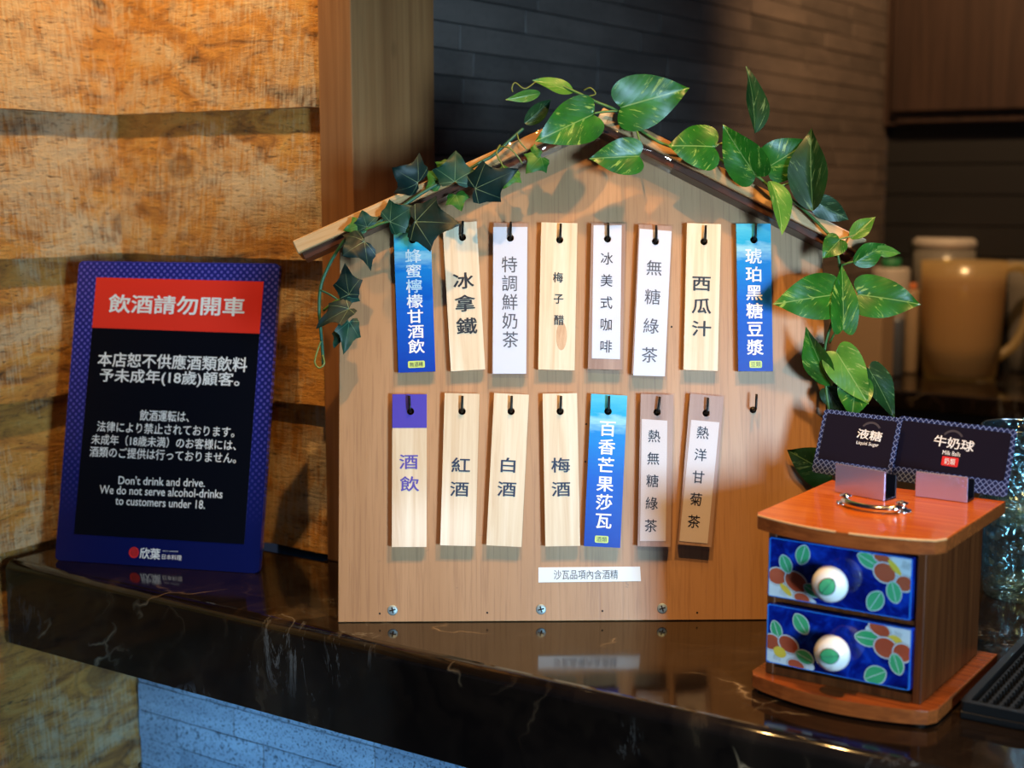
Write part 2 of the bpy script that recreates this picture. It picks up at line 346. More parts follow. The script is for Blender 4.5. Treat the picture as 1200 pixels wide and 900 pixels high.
def prism(bm, pts, z0, z1, bev=0., seg=2, axis=2, holes=()):
    """pts: 2D outline, extruded along axis between z0,z1"""
    def V(p, z): return (p[0], p[1], z) if axis == 2 else ((p[0], z, p[1]) if axis == 1 else (z, p[0], p[1]))
    loops = [pts] + list(holes); allp = [p for l in loops for p in l]
    if holes:
        tri = tessellate_polygon([[Vector((*p, 0)) for p in l] for l in loops])
        A = [bm.verts.new(V(p, z0)) for p in allp]; B = [bm.verts.new(V(p, z1)) for p in allp]
        for t in tri:
            bm.faces.new([A[i] for i in t]); bm.faces.new([B[i] for i in reversed(t)])
        k = 0
        for l in loops:
            n = len(l)
            for i in range(n): bm.faces.new((A[k + i], A[k + (i + 1) % n], B[k + (i + 1) % n], B[k + i]))
            k += n
        return
    A = [bm.verts.new(V(p, z0)) for p in pts]; B = [bm.verts.new(V(p, z1)) for p in pts]; n = len(pts)
    f1 = bm.faces.new(A); f2 = bm.faces.new(list(reversed(B)))
    sides = [bm.faces.new((A[i], A[(i + 1) % n], B[(i + 1) % n], B[i])) for i in range(n)]
    if bev:
        bmesh.ops.bevel(bm, geom=list({e for f in (f1, f2) for e in f.edges}), offset=bev, segments=seg, affect='EDGES', profile=.6)
def lathe(bm, prof, n=32, cx=0, cy=0, cz=0, axis='z', ripple=None):
    rings = []
    for r, z in prof:
        ring = []
        for i in range(n):
            a = 2 * math.pi * i / n; rr = r * (1 + (ripple(a, z) if ripple else 0))
            if axis == 'z': p = (cx + rr * math.cos(a), cy + rr * math.sin(a), cz + z)
            else: p = (cx + rr * math.cos(a), cy - z, cz + rr * math.sin(a))
            ring.append(bm.verts.new(p))
        rings.append(ring)
    for a, b in zip(rings, rings[1:]):
        for i in range(n): bm.faces.new((a[i], a[(i + 1) % n], b[(i + 1) % n], b[i]))
    if prof[0][0] > 1e-6: bm.faces.new(rings[0])
    if prof[-1][0] > 1e-6: bm.faces.new(list(reversed(rings[-1])))
    bmesh.ops.remove_doubles(bm, verts=bm.verts, dist=1e-6)
def catmull(pts, k=6):
    pts = [Vector(p) for p in pts]; P = [pts[0] * 2 - pts[1]] + pts + [pts[-1] * 2 - pts[-2]]; out = []
    for i in range(1, len(P) - 2):
        a, b, c, d = P[i - 1:i + 3]
        for j in range(k):
            t = j / k; out.append(.5 * ((2 * b) + (c - a) * t + (2 * a - 5 * b + 4 * c - d) * t * t + (3 * b - a - 3 * c + d) * t ** 3))
    out.append(pts[-1]); return out
def tube(bm, pts, r, n=8, smooth_k=6, taper=None):
    pts = catmull(pts, smooth_k) if smooth_k else [Vector(p) for p in pts]
    rings = []; T = (pts[1] - pts[0]).normalized(); N = T.orthogonal().normalized()
    for i, p in enumerate(pts):
        T = (pts[min(i + 1, len(pts) - 1)] - pts[max(i - 1, 0)]).normalized(); N = (N - T * N.dot(T)).normalized(); B = T.cross(N)
        rr = r if taper is None else r * (1 + (taper - 1) * i / (len(pts) - 1))
        rings.append([bm.verts.new(p + (N * math.cos(2 * math.pi * j / n) + B * math.sin(2 * math.pi * j / n)) * rr) for j in range(n)])
    for a, b in zip(rings, rings[1:]):
        for j in range(n): bm.faces.new((a[j], a[(j + 1) % n], b[(j + 1) % n], b[j]))
    bm.faces.new(rings[0]); bm.faces.new(list(reversed(rings[-1])))
def rrect(x0, x1, z0, z1, r, n=4):
    out = []
    for cx, cz, a0 in ((x1 - r, z1 - r, 0), (x0 + r, z1 - r, 90), (x0 + r, z0 + r, 180), (x1 - r, z0 + r, 270)):
        for i in range(n + 1):
            a = R(a0 + 90 * i / n); out.append((cx + r * math.cos(a), cz + r * math.sin(a)))
    return out
_fc = bpy.data.curves.new('lettering', 'FONT')
_fo = bpy.data.objects.new('lettering_source', _fc); COL.objects.link(_fo)
def glyphs(body, bold=.0, spacing=1.):
    _fc.body = body; _fc.offset = 0; _fc.resolution_u = 3; _fc.space_character = spacing; _fc.extrude = 0
    dg = bpy.context.evaluated_depsgraph_get(); dg.update()
    me = bpy.data.meshes.new_from_object(_fo.evaluated_get(dg))
    vs = [(v.co.x, v.co.y) for v in me.vertices]; fs = [tuple(p.vertices) for p in me.polygons]; bpy.data.meshes.remove(me)
    return vs, fs
def put_text(bm, body, cx, cz, w, h, y=0., bold=.02, rot=0., em=None, shear=0.):
    """lay flat lettering in the local x/z plane, fitted to w x h about cx,cz; em: fit a CJK em square instead"""
    vs, fs = glyphs(body)
    if not vs: return
    if bold > .003:                                    # heavier strokes: overlaid copies, a hair apart
        n0 = len(vs); d = bold * .62; allv = []; allf = []
        for k, (ox, oz) in enumerate(((-d, 0), (d, 0), (0, d * .8), (0, -d * .8), (-d * .7, -d * .6), (d * .7, d * .6), (-d * .7, d * .6), (d * .7, -d * .6))):
            allv += [(a + ox, b + oz) for a, b in vs]; allf += [tuple(i + k * n0 for i in f) for f in fs]
    else: n0 = len(vs); allv, allf = vs, fs
    vs, fs = allv, allf
    if em: x0, x1, y0, y1 = 0., 1.0 * len(body), -.10, .86
    else:
        x0 = min(v[0] for v in vs); x1 = max(v[0] for v in vs); y0 = min(v[1] for v in vs); y1 = max(v[1] for v in vs)
    c, s = math.cos(rot), math.sin(rot); B = []
    for a, b in vs:
        px = ((a - x0) / (x1 - x0) - .5) * w; pz = ((b - y0) / (y1 - y0) - .5) * h; pz += shear * px
        B.append(bm.verts.new((cx + px * c - pz * s, y - (len(B) // n0) * 4e-6, cz + px * s + pz * c)))
    for f in fs:
        try: bm.faces.new([B[i] for i in f])
        except ValueError: pass
def flat_mesh(name, bm, y_sign=-1):
    """printing: make all faces look to local -y"""
    me = bpy.data.meshes.new(name)
    bm.normal_update()
    for f in bm.faces:
        if f.normal.y > 0: f.normal_flip()
    bm.to_mesh(me); bm.free(); return me

# ------------------------------------------------------------------ setting: measured axes
D1 = Vector((math.cos(R(-33.4)), math.sin(R(-33.4)), 0))          # along the counter front, towards the camera on the right
D2 = Vector((-D1.y, D1.x, 0))                                     # away from the camera
CORNER = onz(155, 612); LW0 = onz(0, 655)
DL = (CORNER - LW0).normalized()                                  # left wall direction, away from camera
E0 = onz(6, 657)

# plank walls -------------------------------------------------------
def plank_wall(name, org, u, length, edges, depth, xa=0., xb=0.):
    """u: direction along the wall with the room on the local -y side"""
    mw = frame(org, u, Z); bm = bmesh.new(); box(bm, 0, length, depth, depth + .03, edges[0], edges[-1])
    w = struct(link(name, bm_mesh(name, bm), M['grout'], None, mw))
    for z0, z1 in zip(edges, edges[1:]):
        bm = bmesh.new(); L = length; n = 16; rows = 3
        yb = 0; yt = .013                       # bottom edge proud, top tucked back
        grid = []
        for j in range(rows + 1):
            f = j / rows
            grid.append([bm.verts.new((xa + (L + xb - xa) * i / n, yb + (yt - yb) * f + random.uniform(-.0005, .0005), z0 + (z1 - z0 + .004) * f + (random.uniform(-.0008, .0008) if j == 0 else 0))) for i in range(n + 1)])
        back = [[bm.verts.new((xa + (L + xb - xa) * i / n, depth, z)) for i in range(n + 1)] for z in (z0, z1 + .004)]
        for j in range(rows):
            for i in range(n): bm.faces.new((grid[j][i], grid[j][i + 1], grid[j + 1][i + 1], grid[j + 1][i]))
        for i in range(n): bm.faces.new((back[0][i], back[0][i + 1], grid[0][i + 1], grid[0][i]))
        for i in (0, n): bm.faces.new([g[i] for g in grid] + [back[1][i], back[0][i]])
        me = bm_mesh('plank', bm)
        m2 = mw @ Matrix.Translation((0, 0, 0)); o = link('plank', me, M['plank'], w, m2)
    return w
edges = [-.98, -.84, -.70, -.56, -.42, -.27, -.13, .005, .150, .2885, .431, .57, .71, .85]
plank_wall('wall_left', CORNER - DL * .75, DL, .75, edges, .02, 0., .022)
plank_wall('wall_center', CORNER, D1, .2775, edges[7:], .02, -.022, 0.)

# post: the end trim of the plank wall
pf = CORNER + D1 * .278 - D2 * .004
mw = frame(pf, D1, Z); bm = bmesh.new(); box(bm, 0, .0395, 0, .126, .0, .85, .0015)
struct(link('trim_1', bm_mesh('trim_1', bm), M['post'], None, mw))
# front and side boards are separate faces of one post; thin cap line on the arris
# base wall below the counter (in the plank wall's plane), long granite tiles
def tile_wall(name, mw, length, z0, z1, rh, mat, grout, lo, hi, thick=.006, joint=.0016):
    bm = bmesh.new(); box(bm, 0, length, thick - .0015, .12, z0, z1)
    w = struct(link(name, bm_mesh(name, bm), grout, None, mw)); z = z0
    while z < z1 - .005:
        x = -random.uniform(0, hi * .7)
        while x < length:
            L = random.uniform(lo, hi); a = max(0, x); b = min(length, x + L - joint); pr = random.choice((0., .0004, .0009, .0014))
            if b - a > .01:
                bm = bmesh.new(); box(bm, a, b, -pr, thick, z, min(z1, z + rh - joint), .0005, 1)
                link('tile', bm_mesh('tile', bm), mat, w, mw)
            x += L
        z += rh
    return w
tile_wall('wall_base', frame(CORNER + D2 * .0, D1, Z), .95, -.55, -.088, .031, M['tile_base'], M['grout_base'], .08, .20, .006, .0005)
bm = bmesh.new(); box(bm, 0, .95, 0, .1, -1.05, -.55); struct(link('baseboard_base', bm_mesh('baseboard_base', bm), M['grout_base'], None, frame(CORNER, D1, Z)))
# tiled wall running back behind the board
TW_END = Vector((.75, 2.88, 0)); t_len = 1.66
tile_wall('wall_right', frame(TW_END - D2 * t_len, D2, Z), t_len, -.02, .86, .0295, M['tile_dark'], M['grout'], .18, .34)
bm = bmesh.new(); box(bm, 0, t_len, .0, .12, -1.05, -.02); struct(link('baseboard_right', bm_mesh('baseboard_right', bm), M['black_wall'], None, frame(TW_END - D2 * t_len, D2, Z)))
# far wall with wall cabinet over a dark recess
mwB = frame(TW_END, D1, Z)
bm = bmesh.new(); box(bm, 0, 1.6, .0, .05, -1.05, .5); struct(link('wall_back', bm_mesh('wall_back', bm), M['black_wall'], None, mwB))
wc = root('wall_cabinet', 'dark brown wall cabinet above the dark recess behind the pitchers', 'cabinet', mwB @ Matrix.Translation((0, 0, .475)))
bm = bmesh.new(); box(bm, .0, 1.6, -.03, .28, 0, .6); link('body', bm_mesh('body', bm), M['dark_cab'], wc)
bm = bmesh.new(); box(bm, .03, 1.6, -.036, -.031, .004, .018); link('light_rail', bm_mesh('light_rail', bm), M['dark_cab'], wc)
for i in range(3):
    bm = bmesh.new(); box(bm, .02 + i * .5, .50 + i * .5, -.05, -.03, .025, .59, .002); link('door', bm_mesh('door', bm), M['dark_cab'], wc)
for k in range(7):
    bm = bmesh.new(); box(bm, 0, 1.6, -.004, -.0005, .04 + k * .06, .097 + k * .06, .001, 1); link('wall_panel', bm_mesh('wall_panel', bm), M['black_wall'], bpy.data.objects['wall_back'], mwB)
bm = bmesh.new(); box(bm, -3, 3, -2.5, 5, -1.10, -1.05); struct(link('floor', bm_mesh('floor', bm), M['floor']))

# ------------------------------------------------------------------ bar counter: one marble top with a rounded nose
cmat = frame(E0, D1, Z); bm = bmesh.new()
prism(bm, [(0, 0), (1.3, 0), (1.3, .80), (.199, .80), (.199, .302), (.258, .302), (.258, .166), (.0, .166)], -.082, 0)
fe = [e for e in bm.edges if all(abs(v.co.y) < 1e-5 and abs(v.co.z) < 1e-5 for v in e.verts)]
bmesh.ops.bevel(bm, geom=fe, offset=.010, segments=7, affect='EDGES', profile=.5)
ctr = link('bar_counter', bm_mesh('bar_counter', bm), M['marble'], None, cmat)
for p in ctr.data.polygons: p.use_smooth = len(p.vertices) == 4 and .02 < abs(p.normal.y) < .98 and .02 < abs(p.normal.z) < .98
tag(ctr, 'glossy dark brown marble bar counter top with pale veins', 'counter')
bc_org = onz(1130, 464); bc_s = (TW_END - bc_org).dot(D1)
cb = root('back_counter', 'far stone counter against the wall carrying the pitchers', 'counter', frame(bc_org + D1 * bc_s, D1, Z))
bd = (TW_END - bc_org).dot(D2)
bm = bmesh.new(); box(bm, .005, 1.5, 0, bd - .006, -.035, 0, .004); link('worktop', bm_mesh('worktop', bm), M['marble'], cb)
bm = bmesh.new(); box(bm, .005, 1.5, .03, bd - .006, -1.05, -.0355); link('base_cabinet', bm_mesh('base_cabinet', bm), M['front_stone'], cb)

# ------------------------------------------------------------------ acrylic warning sign
so_ = onz(64, 657); sb_ = onz(306, 673); yaw = math.atan2((sb_ - so_).y, (sb_ - so_).x); lean = .2343
u0 = Vector((math.cos(yaw), math.sin(yaw), 0)); b0 = Vector((-u0.y, u0.x, 0)); v0 = Z * math.cos(lean) + b0 * math.sin(lean)
SW, SH = .2107, .2929
smw = frame(so_ + Z * .0005, u0, v0); SINV = smw.inverted(); SN = smw.to_3x3() @ Vector((0, 1, 0))
def sl(x, y):
    q = SINV @ onpl(x, y, smw.translation, SN); return q.x, q.z
sg = root('warning_sign', 'blue and black standing acrylic notice with a red drink driving header', 'sign', smw)
bm = bmesh.new(); prism(bm, rrect(0, SW, 0, SH, .005), .0005, .006, axis=1); link('panel', bm_mesh('panel', bm), M['sign_border'], sg)
bm = bmesh.new(); prism(bm, rrect(-.0002, SW + .0002, -.0002, SH + .0002, .005), .0062, .0085, axis=1); link('clear_backing', bm_mesh('clear_backing', bm), M['acrylic'], sg)
def quad_panel(name, px, mat, y, parent, lf, th=.0003, label=None):
    bm = bmesh.new(); prism(bm, [lf(*p) for p in px], y, y + th, axis=1); o = link(name, bm_mesh(name, bm), mat, parent)
    if label: o['label'] = label
    return o
quad_panel('text_panel', [(108, 384), (304, 391), (286, 638), (86.5, 626)], M['sign_black'], .0001, sg, sl, .0004)
quad_panel('header', [(113, 325), (309, 330), (304, 391), (108, 384)], M['red_print'], -.0001, sg, sl, .0005)
def sign_line(bm, body, x0, y0, x1, y1, hpx, bold=.02, y=-.0004):
    a = sl(x0, y0); b = sl(x1, y1); c = sl((x0 + x1) / 2, (y0 + y1) / 2 + hpx / 2); d = sl((x0 + x1) / 2, (y0 + y1) / 2 - hpx / 2)
    put_text(bm, body, (a[0] + b[0]) / 2, (a[1] + b[1]) / 2, math.hypot(b[0] - a[0], b[1] - a[1]), math.hypot(c[0] - d[0], c[1] - d[1]), y, bold, math.atan2(b[1] - a[1], b[0] - a[0]))
bm = bmesh.new()
sign_line(bm, '飲酒請勿開車', 127.5, 355.5, 287, 359.8, 22, .034)
link('header_lettering', flat_mesh('header_lettering', bm), M['white_ink'], sg); bm = bmesh.new()
sign_line(bm, '本店恕不供應酒類飲料', 115, 420.5, 290, 427.5, 17.5, .026)
sign_line(bm, '予未成年(18歲)顧客。', 117, 440.5, 281, 446, 18.5, .026)
link('notice_lettering', flat_mesh('notice_lettering', bm), M['white_ink'], sg); bm = bmesh.new()
sign_line(bm, '飲酒運転は、', 164, 486.5, 222, 488.5, 13, .014)
sign_line(bm, '法律により禁止されております。', 114, 499.5, 275, 506.5, 12.5, .014)
sign_line(bm, '未成年（18歳未満）のお客様には、', 107.5, 514.5, 277, 522, 12.5, .014)
sign_line(bm, '酒類のご提供は行っておりません。', 105.5, 529, 277, 537, 12.5, .014)
link('japanese_lettering', flat_mesh('japanese_lettering', bm), M['white_ink'], sg); bm = bmesh.new()
sign_line(bm, "Don't drink and drive.", 139, 562.5, 240.5, 565.8, 10, .012)
sign_line(bm, 'We do not serve alcohol-drinks', 117, 573.5, 261, 579, 10, .012)
sign_line(bm, 'to customers under 18.', 135.5, 586.5, 240.5, 591.5, 10, .012)
link('english_lettering', flat_mesh('english_lettering', bm), M['white_ink'], sg); bm = bmesh.new()
sign_line(bm, '欣葉', 164, 648, 188, 649.5, 13, .03)
sign_line(bm, '日本料理', 190, 652.3, 213, 653.8, 6, .01)
sign_line(bm, 'SINCE  JAPANESE', 191, 645.8, 209, 646.6, 1.6, .0)
link('lettering', flat_mesh('lettering', bm), M['white_ink'], sg)
cx, cz = sl(157, 647.5); bm = bmesh.new()
prism(bm, [(cx + .0052 * math.cos(a * .262), cz + .0052 * math.sin(a * .262)) for a in range(24)], -.0004, 0, axis=1)
lg = link('emblem', bm_mesh('emblem', bm), M['logo_red'], sg)
bm = bmesh.new(); tube(bm, [(cx + .0042 * (k / 30) * math.cos(k * .5), -.0005, cz + .0042 * (k / 30) * math.sin(k * .5)) for k in range(2, 31)], .00022, 5, 0)
link('spiral', bm_mesh('spiral', bm), M['logo_dark'], lg)

# ------------------------------------------------------------------ house-shaped plywood board
BP = onz(396, 730); BQ = onz(895, 727); bu = (BQ - BP).normalized(); bb = Vector((-bu.y, bu.x, 0)); LB = R(12)
bv = Z * math.cos(LB) + bb * math.sin(LB); bmw = frame(BP + Z * .0004, bu, bv); BINV = bmw.inverted(); BN = bmw.to_3x3() @ Vector((0, 1, 0))
def bl(x, y, off=0.):
    """photo pixel -> board-local (x, z) on the plane `off` metres in front of the board face"""
    q = BINV @ onpl(x, y, bmw.translation - BN * off, BN); return q.x, q.z
hb = root('menu_board', 'house-shaped plywood drinks board with a pine gable roof, standing on the marble', 'menu board', bmw)
BW = .4095
outline = [(0, 0), (BW, 0), (BW, .328), (.2165, .423), (0, .322)]
bm = bmesh.new(); prism(bm, outline, 0, .009, .0006, 1, axis=1); bp_ = link('panel', bm_mesh('panel', bm), M['ply'], hb)
for v in bp_.data.vertices:      # bottom edge cut so that it sits flat on the marble
    if v.co.z < .003: v.co.z += v.co.y * math.tan(LB)
for x0, x1 in ((.02, .045), (.36, .385)):
    bm = bmesh.new(); prism(bm, [(.0095, .0095 * math.tan(LB)), (.10, .10 * math.tan(LB) + .0003), (.0095, .20)], x0, x1, axis=0)
    link('rear_bracket', bm_mesh('rear_bracket', bm), M['ply_edge'], hb)
def strip(name, p0, p1, h, fwd, ends=0.):
    a = Vector((p0[0], 0, p0[1])); b = Vector((p1[0], 0, p1[1])); L = (b - a).length; d = (b - a).normalized(); up = Vector((-d.z, 0, d.x))
    m = Matrix((d, Vector((0, 1, 0)), up)).transposed().to_4x4(); m.translation = a
    bm = bmesh.new(); box(bm, 0, L, -fwd, .012, 0, h, .0008, 1); return link(name, bm_mesh(name, bm), M['strip'], hb, bmw @ m), m, L
F = .024
aL = bl(349, 297, F); pk = (.2140, .4165); bR = bl(1008, 297, F)
rs1, m1, L1 = strip('roof_strip', aL, pk, .0115, F)
rs2, m2, L2 = strip('roof_strip', (pk[0] + .002, pk[1]), (bR[0] - .0135, bR[1] + .0068), .0125, F)
rs3, m3, L3 = strip('roof_strip', (bR[0] - .0128, bR[1] + .0064), bR, .0128, F + .001); rs3['label'] = 'short end block of the roof strip'
for m, L in ((m1, L1), (m2, L2 + .012)):
    bm = bmesh.new(); box(bm, .003, L, -F + .004, -.0002, -.0062, -.0001, .0005, 1); link('under_strip', bm_mesh('under_strip', bm), M['under'], hb, bmw @ m)  # dark red-brown band just below the roof strip
for m, a, b, h in ((m1, .185, .238, .0115), (m2, .008, .075, .0125)):
    bm = bmesh.new(); box(bm, a, b, -F - .0008, .0128, -.0068, h + .0006, .0006, 1)
    bmesh.ops.subdivide_edges(bm, edges=bm.edges[:], cuts=2, use_grid_fill=True)
    for v in bm.verts: v.co += Vector((0, random.uniform(-.0004, .0002), random.uniform(-.0003, .0003)))
    link('clear_tape', bm_mesh('clear_tape', bm, True), M['tape'], hb, bmw @ m)
# screws and nail holes
for (x, y) in ((460, 715), (634, 714), (776, 713)):
    X, Zz = bl(x, y); bm = bmesh.new(); lathe(bm, [(.0001, .0007), (.0036, .0006), (.0043, .0002), (.0043, -.001)], 20, X, 0, Zz, 'y')
    s_ = link('screw', bm_mesh('screw', bm, True), M['steel'], hb); bm = bmesh.new(); r_ = random.uniform(0, .8)
    for k in range(2):
        a = r_ + k * math.pi / 2; d = Vector((math.cos(a), 0, math.sin(a))) * .0026; e = Vector((-d.z, 0, d.x)) * .22
        p = Vector((X, -.0010, Zz)); q = [p - d - e, p + d - e, p + d + e, p - d + e]
        vs = [bm.verts.new(w) for w in q] + [bm.verts.new(w + Vector((0, .001, 0))) for w in q]
        for f in ((0, 1, 2, 3), (4, 7, 6, 5), (0, 4, 5, 1), (1, 5, 6, 2), (2, 6, 7, 3), (3, 7, 4, 0)): bm.faces.new([vs[i] for i in f])
    link('cross_recess', bm_mesh('cross_recess', bm), M['black_hole'], s_)
for (x, y) in ((445, 719), (571, 718), (706, 716), (817, 718), (687, 497), (686, 541), (787, 383)):
    X, Zz = bl(x, y); bm = bmesh.new(); lathe(bm, [(.0001, .00015), (.0009, .0001), (.0010, -.0005)], 8, X, 0, Zz, 'y'); link('nail_hole', bm_mesh('nail_hole', bm), M['black_hole'], hb)
st = root('paper_label', 'white printed paper strip stuck low on the plywood board', 'label', bmw)
quad_panel('strip', [(631, 665), (750, 664), (751, 681), (631, 682.5)], M['sticker'], -.0004, st, bl, .0004)
bm = bmesh.new(); a = bl(649, 674); b = bl(724, 672.5); put_text(bm, '沙瓦品項內含酒精', (a[0] + b[0]) / 2, (a[1] + b[1]) / 2, b[0] - a[0], .0078, -.0006, -.004, .0); link('lettering', flat_mesh('lettering', bm), M['black_ink'], st)

def ell(cx, cz, a, b, rot, n=18, tipx=False):
    out = []
    for i in range(n):
        t = 2 * math.pi * i / n; x = a * math.cos(t); z = b * math.sin(t)
        if tipx: z = b * math.sin(t) * (1 - .28 * abs(math.cos(t)) ** 3)
        out.append((cx + x * math.cos(rot) - z * math.sin(rot), cz + x * math.sin(rot) + z * math.cos(rot)))
    return out
# ------------------------------------------------------------------ hooks and tags
GT = 'drink tags hanging on the house-shaped board'
TOFF = .0085; TT = .0045                                     # tag front plane and thickness
def hook(x, y, tilt=0.):
    X, Zz = bl(x, y, .006); bm = bmesh.new(); t = tilt
    tube(bm, [(X, .004, Zz), (X, -.006, Zz), (X, -.0115, Zz)], .0011, 8, 0)
    tube(bm, [(X, -.0100, Zz - .0002), (X, -.0122, Zz + .0004), (X + t * .2, -.0130, Zz + .003), (X + t, -.0130, Zz + .0125)], .00105, 8, 4)
    lathe(bm, [(.0001, .0016), (.0026, .0014), (.0029, .0004), (.0029, -.0005)], 14, X, 0, Zz, 'y')  # added dark disc behind the tag hole, standing in for its shade
    return link('hook', bm_mesh('hook', bm, True), M['black'], hb)
tagn = [0]
def make_tag(label,  tl, tr, bl_, br, hk, mat, htilt=0., chars=(), cs=20, cw=1.0, ink='black_ink', bold=.02, paper=None, paper_mat=None, film=False, badge=None, band=None, thin=False, blue=False, knot=None):
    p = [Vector(bl(*q, TOFF)) for q in (tl, tr, br, bl_)]
    uu = ((p[1] - p[0]) + (p[2] - p[3])); ang = math.atan2(uu.y, uu.x)
    vv = ((p[0] + p[1]) - (p[2] + p[3])) / 2; h = vv.length; w = uu.length / 2
    va = math.atan2(vv.y, vv.x) - math.pi / 2                # use the long axis for the tilt
    bot = (p[2] + p[3]) / 2
    m = Matrix.Translation((bot.x, -TOFF, bot.y)) @ Matrix.Rotation(-va, 4, 'Y'); mw = bmw @ m; inv = m.inverted()
    def tlc(x, y):
        b = bl(x, y, TOFF); q = inv @ Vector((b[0], -TOFF, b[1])); return q.x, q.z
    hx, hz = tlc(*hk); hr = .0031
    t = root('menu_tag', label, 'tag', mw, GT)
    hole = [(hx + hr * math.cos(2 * math.pi * i / 16), hz + hr * math.sin(2 * math.pi * i / 16)) for i in range(16)]
    body = mat if not blue else blue_tag('sea_blue_print', h)
    y0 = 0 if not thin else TT * .5
    bm = bmesh.new(); prism(bm, [(-w / 2, 0), (w / 2, 0), (w / 2, h), (-w / 2, h)], y0, TT, axis=1, holes=[hole])
    o = link('tag_body', bm_mesh('tag_body', bm), body, t)
    if band:
        z0 = tlc(*band)[1]; bm = bmesh.new(); prism(bm, [(-w / 2, z0), (w / 2, z0), (w / 2, h), (-w / 2, h)], -.0002, 0, axis=1, holes=[hole]); link('purple_band', bm_mesh('purple_band', bm), M['purple_print'], t)
    yt = -.0004
    if paper:
        q = [tlc(*c) for c in paper]; inside = min(q[0][1], q[1][1]) > hz + hr
        bm = bmesh.new(); prism(bm, q, -.0004, -.0001, axis=1, holes=[hole] if inside else ()); link('paper_slip', bm_mesh('paper_slip', bm), paper_mat or M['paper'], t); yt = -.0006
    bm = bmesh.new()
    for ch, cxp, cyp in chars:
        a, b = tlc(cxp, cyp); s = cs / FPX * 1.165
        put_text(bm, ch, a, b, s * cw, s, yt, bold, 0, em=True)
    link('lettering', flat_mesh('lettering', bm), M[ink], t)
    if badge:
        bx, by, bw, btext = badge; a, b = tlc(bx, by); ww = bw / FPX * 1.165; hh = .0058
        bm = bmesh.new(); prism(bm, rrect(a - ww / 2, a + ww / 2, b - hh / 2, b + hh / 2, .0012), -.0006, -.0001, axis=1); bo = link('badge', bm_mesh('badge', bm), M['badge'], t)
        bm = bmesh.new(); put_text(bm, btext, a, b, ww * .8, hh * .72, -.0008, .0); link('badge_lettering', flat_mesh('badge_lettering', bm), M['navy_ink'], bo)
    if film:
        e = .0012; bm = bmesh.new(); prism(bm, [(-w / 2 - e, -.0035), (w / 2 + e, -.0035), (w / 2 + e, h + e), (-w / 2 - e, h + e)], -.0012, -.0010, axis=1, holes=[hole]); link('film_sleeve', bm_mesh('film_sleeve', bm), M['film'], t)
    if knot:
        kx_, kz_ = tlc(*knot[:2]); bm = bmesh.new()
        prism(bm, ell(kx_, kz_, knot[2] * .0007, knot[3] * .0007, 0), -.00012, .0001, axis=1); link('knot', bm_mesh('knot', bm), M['knot'], t)
    tagn[0] += 1
    hook(hk[0], hk[1], htilt); return t
col = lambda s, x0, y0, x1, y1: [(c, x0 + (x1 - x0) * i / max(1, len(s) - 1), y0 + (y1 - y0) * i / max(1, len(s) - 1)) for i, c in enumerate(s)]
TWm, TB = M['tag_wood'], M['tag_wood_brown']
make_tag('blue tag with white 蜂蜜檸檬甘酒飲, first of the upper row, partly under ivy', (461, 271), (505, 272), (467, 436), (510, 436), (483.5, 281), None, 0, col('蜂蜜檸檬甘酒飲', 484, 300, 488, 406), 16.8, 1.2, 'white_ink', .026, badge=(488, 427, 20, '無酒精'), blue=True)
make_tag('pale wooden tag tilted to one side with black 冰拿鐵 lettering', (519, 263), (558, 258), (528, 435), (569, 433), (542, 278), TWm, .0004, col('冰拿鐵', 543, 329, 547, 382), 20, 1.28, 'black_ink', .03)
make_tag('white laminated tag with grey 特調鮮奶茶 lettering', (578, 262), (619, 261), (577, 438), (617, 438), (598, 279), TB, .0004, col('特調鮮奶茶', 597, 310, 598, 398), 20, 1., 'grey_ink', .008, paper=[(578, 266), (618, 266), (616.5, 438), (577.5, 438)], film=True)
make_tag('pale wooden tag with small black 梅子醋 and a knot low down', (634, 260), (677, 262), (631, 433), (673, 434), (656, 281), TWm, .0006, col('梅子醋', 654, 325, 655, 375), 12.5, 1., 'black_ink', .024, knot=(658, 394, 6.5, 17))
make_tag('brown-backed tag with a white slip reading 冰美式咖啡', (693, 262), (733, 262), (689, 432), (729, 434), (712, 280), TB, 0, col('冰美式咖啡', 711, 303, 710, 406), 15.5, 1., 'black_ink', .008, paper=[(695.5, 264), (728.5, 264), (726.5, 421), (693.5, 420)], film=True)
make_tag('white paper tag with widely spaced 無糖綠茶 lettering', (748, 263), (788, 265), (741, 438), (779, 440), (768, 283), TB, .0001, col('無糖綠茶', 766.5, 314, 761, 416), 19, 1.05, 'grey_ink', .006, paper=[(749.5, 268), (787, 271), (779, 441), (742, 440)], film=True)
make_tag('pale wooden tag with bold black 西瓜汁 lettering', (805, 262), (845, 262), (801, 434), (841, 434), (825, 283), TWm, .0006, col('西瓜汁', 822, 332, 822, 385), 19, 1.28, 'black_ink', .026)
make_tag('blue tag with white 琥珀黑糖豆漿 lettering, last of the upper row', (863, 262), (903, 262), (865, 435), (906, 435), (883.5, 281), None, .0006, col('琥珀黑糖豆漿', 883, 300, 885, 407), 19, 1.1, 'white_ink', .026, badge=(885.5, 427, 15, '豆類'), blue=True)
make_tag('wooden tag with a purple top band and purple 酒飲 lettering', (460, 462), (500, 462), (459, 641), (500, 641), (481, 482), M['tag_gloss'], -.0008, col('酒飲', 479, 541, 480, 567), 18, 1.3, 'purple_ink', .022, band=(480, 501.5))
make_tag('glossy wooden tag with navy 紅酒 lettering', (521, 461), (562, 461), (516, 639), (557, 640), (541.5, 482), M['tag_gloss'], .0004, col('紅酒', 540, 545, 538.5, 573), 18, 1.3, 'navy_ink', .022)
